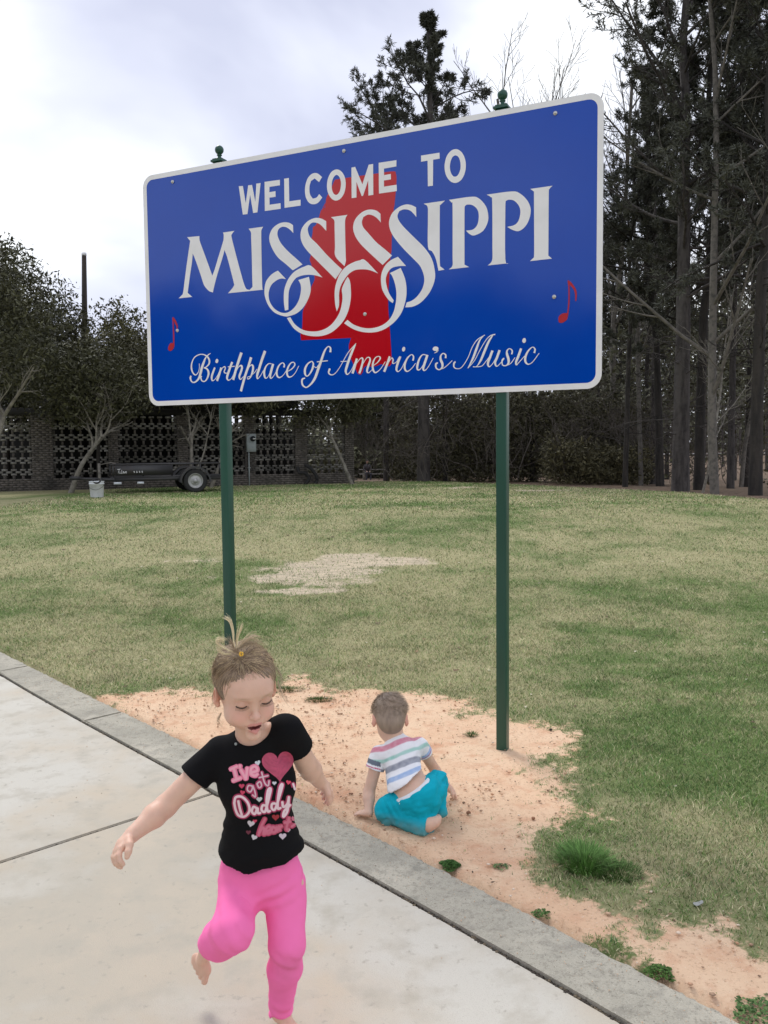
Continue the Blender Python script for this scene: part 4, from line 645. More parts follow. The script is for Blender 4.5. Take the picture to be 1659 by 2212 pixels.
# --- pale grey tree at the lawn edge
Wd_, tp_ = bare(21, 12.5, .115, lvl=((11, .34, 55, .16), (5, .45, 40, .2), (4, .45, 35, .2)), wob=.10, up=.25, d=(-.03, 0, 1))
put([[('trunk', dm(Wd_, 'trunk', M['bark_grey'], smooth=True))]], 'bare_tree', 0, wx(1545, 21.6), 21.6, 1, .5, 'bare tree with pale grey bark between the dark pines', 'tree')
put(BARES, 'bare_tree', 2, wx(1516, 22.4), 22.4, .62, 1.0, 'thin dark leaning sapling left of the pale grey trunk', 'tree', lean=(0, R(3)))
put(BARES, 'bare_tree', 0, wx(1155, 36, 900), 36, 1.28, 0.3, 'leafless tree with upright twigs above the sign, right of the finial', 'tree')
put(BARES, 'bare_tree', 1, wx(1250, 38, 900), 38, 1.40, 1.7, 'leafless tree above the sign, second from the right finial', 'tree')
put(BARES, 'bare_tree', 0, wx(1320, 34, 900), 34, 1.15, 2.9, 'leafless tree at the upper right corner of the sign panel', 'tree')
put(BARES, 'bare_tree', 1, wx(1385, 28), 28, 1.0, .2, 'leafless tree standing against the dark pines right of the sign', 'tree')
put(BARES, 'bare_tree', 1, wx(1600, 30), 30, 1.0, 4.2, 'leafless tree behind the pale grey trunk', 'tree')
rt = np.random.default_rng(77)
for k, (u, y, p, s_) in enumerate([(1395,36,4,.80),(1535,44,3,1.0),(1610,38,4,1.0),(1690,25,4,.85),(1740,30,3,1.1),(1330,42,2,.70),(1290,38,3,.60),(1230,42,4,.62),(1060,40,4,.60),(1000,46,3,.58),(1585,50,3,1.0),(1440,52,4,1.0),(1410,31,3,.75)]):
    put(PINES, 'pine_tree', p, wx(u, y), y, s_*rt.uniform(.95, 1.05), rt.uniform(0, 6), 'slender pine deeper in the wood beyond the lawn', 'pine tree', 'pines deeper in the wood')
# --- broad-leaved evergreens on the left
def broad(seed, H, trunks, crown_c, crown_r, nleaf, colr, sz=.085, skip=.42):
    rng = np.random.default_rng(seed); segs = []; tips = []
    for (p0, p1, p2, r_) in trunks:
        Q = spline(np.array([p0, p1, p2]), 5); segs.append((Q, r_*np.linspace(1, .5, len(Q)), 0)); d = unit(Q[-1]-Q[-2])
        for j in range(4):
            a = rng.uniform(0, 6.28); dd = unit(d+.8*np.array([math.cos(a), math.sin(a), .1])); sg, tp = grow(rng, Q[-1-(j % 3)], dd, crown_r[2]*rng.uniform(.7, 1.2), r_*.5, 1, [(0,0,0,0), (5, .42, 45, .25), (3, .5, 40, .15)], up=.1, wob=.3); segs += sg; tips += tp
    # leaf clumps fill the crown volume unevenly
    m = nleaf; c = rng.normal(size=(m*3, 3)); c /= np.linalg.norm(c, axis=1)[:, None]; c *= rng.random((m*3, 1))**.42
    nn = fbm(c*2.3+seed*7, 3); c = c*(1+.35*(fbm(c*1.6+seed, 2)-.5))[:, None]; c = c[nn > skip][:m]; c = c*np.array(crown_r)+np.array(crown_c)
    lb = MB(); leaf_cloud(lb, c, rng, 10, .14, sz*.78, colr, .7, .5)
    return wood(segs, (7, 5, 4, 3, 3), .005), lb
OL = (.85, .85, .70)
def putbroad(name, u, y, args, lab, vb=1050, bark='bark_pale', cat='tree'):
    Wd_, Lb_ = broad(*args); return put([[('trunk', dm(Wd_, 'trunk', M[bark], smooth=True)), ('crown', dm(Lb_, 'crown', M['leaves'], True))]], name, 0, wx(u, y, vb), y, 1, 0, lab, cat)
z3 = np.zeros(3)
# crowns are given relative to the trunk base
putbroad('evergreen_tree', -30, 22.5, (31, 6, [((0, 0, -.1), (.15, 0, .9), (.55, 0, 2.1), .11)], (.1, .6, 4.6), (1.9, 1.9, 2.3), 1500, OL), 'leaning pale-trunked evergreen at the left edge of the photo')
putbroad('evergreen_tree', 40, 30, (32, 8, [((0, 0, -.1), (0, 0, 1.5), (.2, 0, 3), .12)], (-.2, 0, 5.2), (2.7, 2.2, 3.2), 2600, OL, .10), 'tallest dark evergreen behind the building at far left')
putbroad('evergreen_tree', 150, 24.2, (33, 5, [((0, 0, -.1), (.35, 0, .75), (.95, -.05, 1.55), .085), ((.62, 0, 1.1), (.78, 0, 1.4), (.82, 0, 2.0), .05), ((.7, 0, 1.25), (1.1, 0, 1.7), (1.25, 0, 2.2), .04)], (.4, .5, 3.1), (2.0, 1.3, 1.15), 1100, (.78, .78, .62)), 'leaning pale-trunked evergreen left of the trailer behind the bucket')
putbroad('evergreen_tree', 120, 33, (34, 8, [((0, 0, -.1), (0, 0, 1.5), (.2, 0, 3), .12)], (0, 0, 3.9), (2.3, 2.0, 2.4), 1500, (.9, .88, .6), .10), 'evergreen behind the building, just left of the wooden pole')
putbroad('evergreen_tree', 270, 31.5, (35, 8, [((0, 0, -.1), (0, 0, 1.5), (.2, 0, 3), .12)], (0, 0, 4.0), (2.2, 2.0, 2.7), 2000, (1.0, .95, .55), .10), 'olive evergreen between the wooden pole and the sign')
putbroad('evergreen_tree', 415, 26.4, (36, 5, [((0, 0, -.1), (.0, 0, .7), (.02, 0, 1.6), .085), ((.03, 0, .75), (.0, 0, 1.5), (-.08, 0, 2.6), .05), ((.0, 0, .35), (.35, 0, 1.0), (.62, 0, 2.1), .035)], (0, .2, 3.5), (1.9, 1.0, 1.0), 900, (.9, .88, .62)), 'pale multi-stemmed evergreen behind the trailer wheel')
putbroad('evergreen_tree', 456, 26.9, (37, 5, [((0, 0, .0), (.28, 0, .7), (.42, 0, 1.5), .07)], (.9, .3, 3.2), (1.3, 1.0, .9), 700, OL), 'pale-barked leaning evergreen half hidden by the left post')
putbroad('evergreen_tree', 763, 28.4, (38, 5, [((0, 0, -.1), (-.38, 0, .85), (-.85, 0, 1.95), .075)], (-.9, .3, 3.1), (2.2, 1.2, 1.15), 1300, (.8, .8, .62)), 'pale trunk leaning left at the right end of the brick screen')
putbroad('evergreen_tree', 600, 34, (39, 8, [((0, 0, -.1), (0, 0, 1.5), (.2, 0, 3), .12)], (1.0, 0, 5.2), (2.6, 2.0, 2.2), 1200, OL, .10), 'evergreen behind the building, hidden mostly by the sign')
putbroad('evergreen_tree', 20, 26.8, (40, 5, [((0, 0, -.1), (0, 0, 1.2), (.2, 0, 2.4), .09)], (.9, .2, 3.3), (2.2, 1.2, 1.5), 1500, (.75, .78, .6)), 'dark evergreen overhanging the left end of the building roof', bark='bark_dark')
putbroad('evergreen_tree', 215, 26.2, (41, 5, [((0, 0, -.1), (0, 0, 1.2), (.2, 0, 2.4), .07)], (.1, .9, 3.4), (1.9, 1.0, 1.4), 1000, (.85, .82, .6)), 'evergreen overhanging the roof between bucket and trailer', bark='bark_dark')
putbroad('evergreen_tree', 345, 27.6, (42, 5, [((0, 0, 1.6), (0, 0, 2.0), (.1, 0, 2.6), .05)], (.1, 1.4, 3.7), (2.1, 1.0, 1.5), 1100, (.95, .9, .6)), 'evergreen overhanging the roof right of the wooden pole', bark='bark_dark')

# undergrowth and far woods: masses nobody could count
def thicket(name, pts, n, spread, sz, colr, lab, seed, cat='undergrowth'):
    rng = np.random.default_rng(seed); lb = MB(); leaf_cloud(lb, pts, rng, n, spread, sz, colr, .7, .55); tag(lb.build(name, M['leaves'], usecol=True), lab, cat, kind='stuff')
rq = np.random.default_rng(8)
def band(n, u0, u1, y0, y1, h0, h1, holes=.35, seed=0, hmod=None):
    u = rq.uniform(u0, u1, n*3); y = rq.uniform(y0, y1, n*3); x = (u-829)/FPX*y; z = rq.random(n*3)**.8
    H = h0+(h1-h0)*fbm2(x, y*0, .30, 3, seed+3)*1.35
    if hmod is not None: H = H*hmod(u)
    P = np.stack([x, y, gz(x, y)+z*H], -1); k = fbm(P*np.array([.75, .3, .75])+seed, 3) > holes; return P[k][:n]
thicket('undergrowth', band(5200, 850, 1400, 31.5, 37, 1.2, 4.6, .44, 1, lambda u: np.interp(u, [850, 900], [.7, 1])), 12, .26, .075, (.92, .86, .68), 'dense olive undergrowth behind the lawn in the middle of the photo', 51)
thicket('undergrowth', band(1000, 1180, 1410, 28.0, 30.5, .5, 1.9, .42, 2), 10, .16, .065, (1.0, .9, .68), 'low brushy bushes along the wood edge right of the sign post', 52)
thicket('undergrowth', band(1500, 740, 900, 60, 66, 4.5, 7.0, .36, 9), 7, .40, .20, (.6, .58, .45), 'dark thicket behind the picnic bench', 57)
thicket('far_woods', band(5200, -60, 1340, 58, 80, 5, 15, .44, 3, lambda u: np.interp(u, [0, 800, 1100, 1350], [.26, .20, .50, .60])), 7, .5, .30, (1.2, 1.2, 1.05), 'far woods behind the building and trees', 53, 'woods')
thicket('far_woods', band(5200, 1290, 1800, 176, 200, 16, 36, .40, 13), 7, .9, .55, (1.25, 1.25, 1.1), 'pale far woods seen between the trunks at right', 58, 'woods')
P_ = band(3400, 1250, 1800, 30, 56, 6, 13, .50, 16, lambda u: np.interp(u, [1250, 1400, 1659], [.6, .85, .8])); P_ = P_[P_[:, 2] > 3.2]
thicket('far_woods', P_, 7, .35, .13, (.95, .95, .85), 'mid-height foliage hanging between the pine trunks at right', 59, 'woods')
thicket('far_woods', band(300, 1250, 1800, 36, 56, 6, 13, .54, 6, lambda u: np.interp(u, [1250, 1400, 1659], [.5, .75, .8])), 7, .35, .16, (.95, .95, .8), 'thin mid-height foliage among the pines at right', 54, 'woods')
# twiggy branches in front of the thicket
tw = MB(); rw = np.random.default_rng(61)
for k in range(260):
    u = rw.choice([rw.uniform(760, 1100), rw.uniform(1100, 1420), rw.uniform(1330, 1660)]); y = rw.uniform(28.5, 34); x = (u-829)/FPX*y; z = gz(x, y)+rw.uniform(0, 1.5)
    sg, _ = grow(rw, (x, y, z), (rw.normal(0, .5), rw.normal(0, .3), 1), rw.uniform(1.2, 3.6), .016, 0, [(4, .5, 40, .2), (3, .5, 40, .2)], up=.0, wob=.7)
    for p, r_, l_ in sg: tw.tube(p, np.maximum(r_, .005), 3, cap=False)
tag(tw.build('brushwood', M['twigs']), 'bare tangled twigs in front of the undergrowth', 'brushwood', kind='stuff')
# more far trunks as one distant mass
ft = MB(); rf = np.random.default_rng(62)
for k in range(90):
    y = rf.uniform(60, 120); x = (rf.uniform(720, 1720)-829)/FPX*y; z = float(gz(x, y)); h = rf.uniform(9, 17); a = rf.uniform(-.3, .3)
    ft.tube([(x, y, z-.3), (x+a, y, z+h*.5), (x+a*2, y, z+h)], [rf.uniform(.10, .2), .1, .05], 5, cap=False)
tag(ft.build('far_trunks', M['bark_pine']), 'far tree trunks deep in the wood', 'woods', kind='stuff')
# distant road strip and the tree line beyond it
rd = MB(); rd.box((70, 150, .52), (300, 7, .10)); tag(rd.build('road', M['road']), kind='structure')
thicket('far_tree_line', np.stack([rq.uniform(-130, 220, 5000), rq.uniform(205, 230, 5000), .5+9*rq.random(5000)], -1), 5, 1.2, .9, (1.7, 1.75, 1.7), 'distant tree line beyond the far road', 55, 'woods')  # raised leaf tint puts pale distance haze into the colour
# the trees on the photographer's side of the road, seen only as reflections in the glossy sign
nn_ = 4200; an = rq.uniform(R(180), R(272), nn_); rd_ = rq.uniform(44, 52, nn_); pts = np.stack([rd_*np.cos(an), rd_*np.sin(an), np.zeros(nn_)], -1); hh = -2+24*fbm2(an*6, an*0, 1.0, 4, 71); pts[:, 2] = rq.random(nn_)*np.maximum(hh, 2)
thicket('roadside_trees', pts, 6, .8, .62, (1, 1, .8), 'trees on the near side behind the photographer', 56, 'woods')

# ================================================================ BUILDING WITH THE BRICK SCREEN WALL
WA = np.array([-11.46, 25.8]); WB = np.array([-1.09, 29.6]); WU = unit(np.append(WB-WA, 0)); WN = np.array([WU[1], -WU[0], 0]); WL = float(np.linalg.norm(WB-WA))
ZB = .58
bld = empty('picnic_shelter', (float(WA[0]), float(WA[1]), ZB), math.atan2(WU[1], WU[0]), 'low dark building with open brick screen walls and flat roof', 'building')
def su(u):  # distance along the wall for an image column
    d = ray(u, 1045); A = np.array([[d[0], -WU[0]], [d[1], -WU[1]]]); return float(np.linalg.solve(A, WA)[1])
HB, LB, DB = .066, .165, .10
base_h = .36; top_z = 2.30
b = MB(); b.box((WL/2-.8, 0, base_h/2-.1), (WL+1.7, .22, base_h+.2)); b.build('base_wall', M['mortar'], bld)
piers = [(su(71), su(118)), (su(236), su(258)), (su(384), su(408)), (su(529), su(550)), (su(637), su(663)), (su(744), su(764))]
bx = MB(); bx.box((0, 0, 0), (.20, .14, .062)); BRICK = dm(bx, 'brick', M['brick'])
lb_ = MB(); lb_.box((0, 0, 0), (LB-.006, DB, HB-.006)); LBR = dm(lb_, 'brick', M['brick_pale']); sv = MB(); sv.box((0, 0, 0), (.062, DB, .135)); SBR = dm(sv, 'brick', M['brick'])
count = 0; rest = MB(); restd = MB()
def brick(me, x, y, z, size, pale=False):
    global count
    if count < 300:
        o = bpy.data.objects.new('brick', me); COL.objects.link(o); o.parent = bld; o.location = (x, y, z); count += 1
    else: (rest if pale else restd).box((x, y, z), size)
for a, c in piers:
    pm = MB(); pm.box(((a+c)/2, .03, top_z/2), (c-a-.02, .24, top_z)); pm.build('pier', M['mortar'], bld)
panels = [(-1.4, piers[0][0])]+[(piers[i][1], piers[i+1][0]) for i in range(5)]
PER = .345; rb = np.random.default_rng(3)
order = [5, 4, 1, 2, 3, 0]; jobs = []
for pi in order:
    a, c = panels[pi]; n_ = max(1, int(round((c-a)/.245))); st = (c-a)/n_
    z = base_h+.12
    while z < top_z-.05:
        rows = [(z+.033, 0), (z+.100, .5), (z+.167, 0)]
        for zr, off in rows:
            for k in range(n_+(1 if off == 0 else 0)):
                x = a+(k+off)*st
                if off == 0 and k in (0, n_): x = a+.04 if k == 0 else c-.04
                if zr < top_z: jobs.append((LBR, x, rb.normal(0, .006), zr, (LB-.006, DB, HB-.006), True))
        for k in range(n_+1):
            x = a+k*st if 0 < k < n_ else (a+.03 if k == 0 else c-.03)
            if z+.34 < top_z+.1: jobs.append((SBR, x, rb.normal(0, .004), z+.267, (.062, DB, .135), False))
        z += PER
    for k in range(n_+1): jobs.append((SBR, a+k*(c-a)/n_, 0, base_h+.055, (.08, DB, .11), False))
jobs = [(m_, x, y, z, s_, p) for (m_, x, y, z, s_, p) in jobs]
for j_ in jobs: brick(*j_)
# solid brickwork courses of piers and plinth, joined
pc = MB()
for a, c in piers:
    z = .04; k = 0
    while z < top_z:
        n_ = max(1, int(round((c-a)/.2))); off = (k % 2)*.5
        for q in range(n_+int(off > 0)):
            x0 = a+max(0, (q-off))*(c-a)/n_; x1 = a+min(n_, (q+1-off))*(c-a)/n_; pc.box(((x0+x1)/2, -.095+rb.normal(0, .002), z+.031), (x1-x0-.012, .03, .056))
        z += .068; k += 1
z = -.02; k = 0
while z < base_h:
    x = -1.5+(k % 2)*.1
    while x < WL: pc.box((x+.1, -.115+rb.normal(0, .002), z+.031), (.19, .03, .056)); x += .205
    z += .068; k += 1
tag(pc.build('brick_courses', M['brick'], bld), kind='stuff')
tag(rest.build('screen_bricks', M['brick_pale'], bld), kind='stuff')
if restd.n: tag(restd.build('upright_bricks', M['brick'], bld), kind='stuff')
b = MB(); b.box((WL/2-.6, 0, top_z+.10), (WL+.6, .24, .20)); b.build('lintel', M['roof_dark'], bld)
r0, r1 = su(100), su(640)
b = MB(); b.box(((r0+r1)/2, 1.5, 2.66), (r1-r0, 3.9, .20)); b.box(((r0+r1)/2+.3, 1.5, 2.52), (r1-r0-1.2, 3.2, .10)); b.build('roof', M['roof_dark'], bld)
b = MB(); q0, q1 = su(505), su(640)
for k in range(14):
    t0, t1 = k/14, (k+1)/14; b.box((q0+(q1-q0)*(t0+t1)/2, -.35, 2.775+.05*math.sin(math.pi*(t0+t1)/2)), ((q1-q0)/14+.002, .30, .02))
b.build('roof_edge_strip', M['white_metal'], bld)  # white arched strip added along the pale part of the roof edge
# near-black walls stand in for the shade of the inner rooms; the top row of openings looks through to the sky
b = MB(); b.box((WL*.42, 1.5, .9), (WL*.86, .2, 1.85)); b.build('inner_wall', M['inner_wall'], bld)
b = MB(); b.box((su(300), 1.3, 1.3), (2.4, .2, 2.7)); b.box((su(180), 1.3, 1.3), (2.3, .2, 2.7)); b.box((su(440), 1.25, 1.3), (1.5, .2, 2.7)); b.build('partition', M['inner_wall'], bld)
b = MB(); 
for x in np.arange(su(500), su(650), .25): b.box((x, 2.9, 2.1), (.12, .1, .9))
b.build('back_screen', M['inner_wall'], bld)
# electric meter on its pier
def wl(s, off, z):
    p = np.append(WA, 0)+WU*s+WN*off; return np.array([p[0], p[1], ZB+z])
def metbox(): pass
mc = su(542); mo = empty('electric_meter', tuple(wl(mc, .16, 1.0)), math.atan2(WU[1], WU[0]), 'grey electric meter box with round glass meter on the brick pier', 'electric meter')
hm = lambda v, y: (at(540, v, y)[2]-ZB-1.0); ym = wl(mc, .2, 0)[1]
z0, z1 = hm(976, ym), hm(937, ym)
b = MB(); b.box((0, 0, (z0+z1)/2), (.31, .14, z1-z0)); b.box((0, -.075, z0+(z1-z0)*.27), (.29, .012, (z1-z0)*.46)); ob = b.build('meter_box', M['meter_grey'], mo); m_ = ob.modifiers.new('bevel', 'BEVEL'); m_.width = .008
b = MB(); zz = z0+(z1-z0)*.72; b.tube([(.04, -.07, zz), (.04, -.16, zz)], .085, 20); b.tube([(.04, -.16, zz), (.04, -.17, zz)], .07, 20); b.build('meter_dial', M['meter_dark'], mo); b = MB(); b.box((.075, -.18, zz+.0), (.09, .006, .035)); b.build('meter_label', M['white_metal'], mo)
b = MB(); b.tube([(-.08, 0, z0), (-.08, 0, -1.02)], .022, 8); b.box((-.08, 0, -.4), (.09, .05, .03)); b.build('conduit', M['meter_grey'], mo)
# two bent drain hoses at the wall foot
for k, (P_, lab) in enumerate([([(-.20, 0, .62), (-.16, -.06, .42), (.02, -.12, .40), (.16, -.1, .22), (.02, -.1, .02)], 'bent black drain hose at the foot of the brick pier, the left one'), ([(-.22, 0, .66), (-.05, -.06, .56), (.12, -.1, .34), (.16, -.1, .14), (.05, -.1, .0)], 'arched black drain hose at the wall foot, right of the bent one')]):
    c = wl(su(651 if k == 0 else 668), .30, .0); o = empty('drain_hose', tuple(c), math.atan2(WU[1], WU[0]), lab, 'hose'); b = MB(); Q = spline(P_, 5); b.tube(Q, [.055+.006*(i % 2) for i in range(len(Q))], 10); b.build('hose', M['rubber'], o)

# ================================================================ WOODEN POLE
px_, py_ = wx(189, 33, 900), 33.; po = empty('utility_pole', (px_, py_, .5), 0, 'tall plain dark wooden pole behind the building at left', 'pole')
zt = at(181.5, 549, 33)[2]-.5; b = MB(); b.tube([(0, 0, -.5), (-.03, 0, zt*.5), (at(181.5, 549, 33)[0]-px_, 0, zt)], [.16, .125, .085], 12); b.build('pole', M['pole_wood'], po)
b = MB(); xx_ = at(181.5, 549, 33)[0]-px_; b.tube([(xx_, 0, zt-.06), (xx_, 0, zt+.05)], .09, 12); b.build('pole_cap', M['white_metal'], po)

# ================================================================ TRAILER
tcx, tcy = at(421.5, 1041, 23.9)[0], 23.9; tzg = float(gz(tcx, tcy)); ta = math.atan2(.36, .93)
tr = empty('utility_trailer', (tcx, tcy, tzg), ta, 'black single-axle utility trailer parked beside the brick screen', 'trailer')
def wheel(x, y, flip):
    Rw = .33; o = MB(); n = 32; prof = [(.20, -.085), (.27, -.10), (.315, -.095), (.33, -.06), (.33, .06), (.315, .095), (.27, .10), (.20, .085)]
    t = np.linspace(0, 2*math.pi, n, endpoint=False)
    V = np.array([[r_*math.cos(a)+x, y+d, Rw+r_*math.sin(a)] for r_, d in prof for a in t]); i = np.arange(len(prof)-1)[:, None]*n; j = np.arange(n)[None]
    o.add(V, np.stack([i+j, i+(j+1) % n, i+n+(j+1) % n, i+n+j], -1).reshape(-1, 4)); w_ = o.build('wheel', M['rubber'], tr, smooth=True)
    q = MB(); prof = [(.205, -.088), (.195, -.092), (.185, -.05), (.175, -.03), (.12, -.045), (.085, -.06), (.06, -.065), (.055, -.095), (.001, -.095)]
    V = np.array([[r_*math.cos(a)+x, y+d, Rw+r_*math.sin(a)] for r_, d in prof for a in t]); i = np.arange(len(prof)-1)[:, None]*n
    q.add(V, np.stack([i+j, i+(j+1) % n, i+n+(j+1) % n, i+n+j], -1).reshape(-1, 4)); q.build('rim', M['rim'], w_, smooth=True)
    for k in range(5):
        a = k*1.2566; h = MB(); h.tube([(x+.09*math.cos(a), y-.055, Rw+.09*math.sin(a)), (x+.09*math.cos(a), y-.075, Rw+.09*math.sin(a))], .012, 6); h.build('lug_nut', M['steel'], w_)
def fender(x, y):
    f = MB(); A = np.linspace(math.pi*1.0, 0, 15); Rf = .43; V = []
    for a in A: V += [(x+Rf*math.cos(a), y-.13, .30+Rf*math.sin(a)), (x+Rf*math.cos(a), y+.13, .30+Rf*math.sin(a))]
    V = np.array(V); i = np.arange(14)*2; f.add(V, np.stack([i, i+2, i+3, i+1], -1)); V2 = V.copy(); V2[:, 0] = x+(V2[:, 0]-x)*.96; V2[:, 2] = .30+(V2[:, 2]-.30)*.96; f.add(V2, np.stack([i, i+1, i+3, i+2], -1))
    lip = np.array([(x+Rf*s_*math.cos(a), y-.13, .30+Rf*s_*math.sin(a)) for a in A for s_ in (1, .88)]); f.add(lip, np.stack([i, i+1, i+3, i+2], -1)); f.build('fender', M['trailer'], tr)
wheel(0, 0, 1); wheel(0, 1.62, -1); fender(0, 0); fender(0, 1.62)
LF, LBK = -2.15, .95
b = MB(); b.box(((LF+LBK)/2, .14, .40), (LBK-LF, .05, .11)); b.box(((LF+LBK)/2, 1.48, .40), (LBK-LF, .05, .11)); b.box((LF, .81, .40), (.05, 1.4, .11)); b.box((LBK, .81, .40), (.05, 1.4, .11)); b.box(((LF+LBK)/2, .81, .455), (LBK-LF, 1.4, .03)); b.build('deck', M['trailer'], tr)
b = MB()
for y in (.14, 1.48): b.box(((LF+LBK)/2, y, .80), (LBK-LF, .04, .04))
b.box((LF, .81, .80), (.04, 1.4, .04)); b.build('top_rail', M['trailer'], tr)
for y in (.14, 1.48):
    for x in np.linspace(LF, LBK, 5): b = MB(); b.box((x, y, .63), (.04, .04, .32)); b.build('stake', M['trailer'], tr)
b = MB(); b.box((LF+.80, .115, .64), (1.5, .02, .27)); b.build('side_panel', M['trailer'], tr)
# the half-legible white maker's script on the panel
b = MB()
def scrib(x0, z0, s_, P_):
    Q = spline(np.array([(x0+a*s_, z0+c*s_) for a, c in P_]), 4)
    b.tube([(x, .100, z) for x, z in Q], .006, 4)
scrib(LF+.10, .56, .055, [(0, 2), (1.6, 2.2)]); scrib(LF+.10, .56, .055, [(1.0, 2.1), (.4, 0)]); scrib(LF+.10, .56, .055, [(1.3, 1), (1.1, 0), (1.7, .3)]); scrib(LF+.10, .56, .055, [(2.2, 1.8), (1.9, 0), (2.4, .3)]); scrib(LF+.10, .56, .055, [(3.2, 1), (2.6, .8), (2.7, 0), (3.2, .8), (3.3, 0)]); scrib(LF+.10, .56, .055, [(3.8, 1), (3.6, 0), (4.1, 1), (4.4, .8), (4.3, 0)])
for k in range(4): scrib(LF+.52+k*.07, .58, .03, [(0, 1), (1, 1.2), (.4, 0), (1.4, .2)])
b.build('script_lettering', M['white_metal'], tr)
b = MB(); b.box((LF+.1, -.0+.09, .30), (.2, .02, .06)); b.box((LF+.7, .09, .30), (.17, .02, .06)); b.build('reflector_strip', M['plastic_white'], tr)
b = MB(); b.tube([(LF, .14, .40), (LF-.85, .81, .42)], .04, 6); b.tube([(LF, 1.48, .40), (LF-.85, .81, .42)], .04, 6); b.box((LF-.95, .81, .44), (.3, .09, .10)); b.build('tongue', M['trailer'], tr)
b = MB(); b.box((LF-.35, .3, .42), (.07, .07, .84)); b.tube([(LF-.35, .3, .80), (LF-.05, .2, .86), (LF+.12, .2, .80)], .014, 5); b.build('jack_stand', M['bark_grey'], tr)
b = MB(); b.box((LF-.55, .50, .72), (.012, .16, .26)); b.build('plate', M['bark_grey'], tr)
b = MB(); b.tube([(0, .1, .33), (0, 1.55, .33)], .03, 8); b.box((-.02, .35, .30), (.03, .04, .5)); b.box((-.10, .35, .30), (.03, .04, .5)); b.build('axle', M['bark_grey'], tr)

# ================================================================ BUCKET
by = 21.6; bx_ = at(209, 1055, by)[0]; bk = empty('bucket', (bx_, by, float(gz(bx_, by))), .3, 'white plastic bucket with dark wire handle standing on the grass', 'bucket')
def lathe(prof, n=24):
    t = np.linspace(0, 2*math.pi, n, endpoint=False); V = np.array([[r_*math.cos(a), r_*math.sin(a), z] for r_, z in prof for a in t]); i = np.arange(len(prof)-1)[:, None]*n; j = np.arange(n)[None]
    return V, np.stack([i+j, i+(j+1) % n, i+n+(j+1) % n, i+n+j], -1).reshape(-1, 4)
b = MB(); b.add(*lathe([(.001, 0), (.150, 0), (.158, .02), (.176, .33), (.187, .335), (.187, .36), (.178, .365), (.178, .39), (.186, .395), (.186, .41), (.172, .41), (.150, .03), (.001, .03)])); b.build('pail', M['plastic_white'], bk, smooth=True)
b = MB(); b.tube(spline([(-.185, -.02, .34), (-.15, -.12, .24), (0, -.19, .20), (.14, -.14, .27), (.185, -.02, .34)], 5), .005, 5); b.build('handle', M['wire'], bk)
b = MB(); b.tube(spline([(-.05, -.12, .44), (.0, -.17, .38), (.09, -.17, .37), (.14, -.10, .43), (.10, 0, .46), (0, 0, .46), (-.05, -.12, .44)], 5), .02, 6); tag(b.build('cable_coil', M['rubber'], loc=bk.location), 'small black cable coil lying on the white bucket', 'cable')

# ================================================================ PICNIC BENCH
ty = 55.; tx = at(812, 1025, ty)[0]; tg = float(gz(tx, ty)); pt = empty('picnic_table', (tx, ty, tg), .05, 'weathered picnic table under the trees right of the building', 'picnic table')
for k in range(4): b = MB(); b.box((0, -.25+.17*k, .72), (2.1, .15, .045)); b.build('table_board', M['bench_wood'], pt)
for y in (-.75, .80): b = MB(); b.box((0, y, .44), (2.1, .24, .045)); b.build('seat_board', M['bench_wood'], pt)
for x in (-.7, .75): b = MB(); b.box((x, 0, .35), (.28, .5, .7)); b.box((x, 0, .38), (.08, 1.6, .06)); b.build('pedestal', M['bark_pale'], pt)
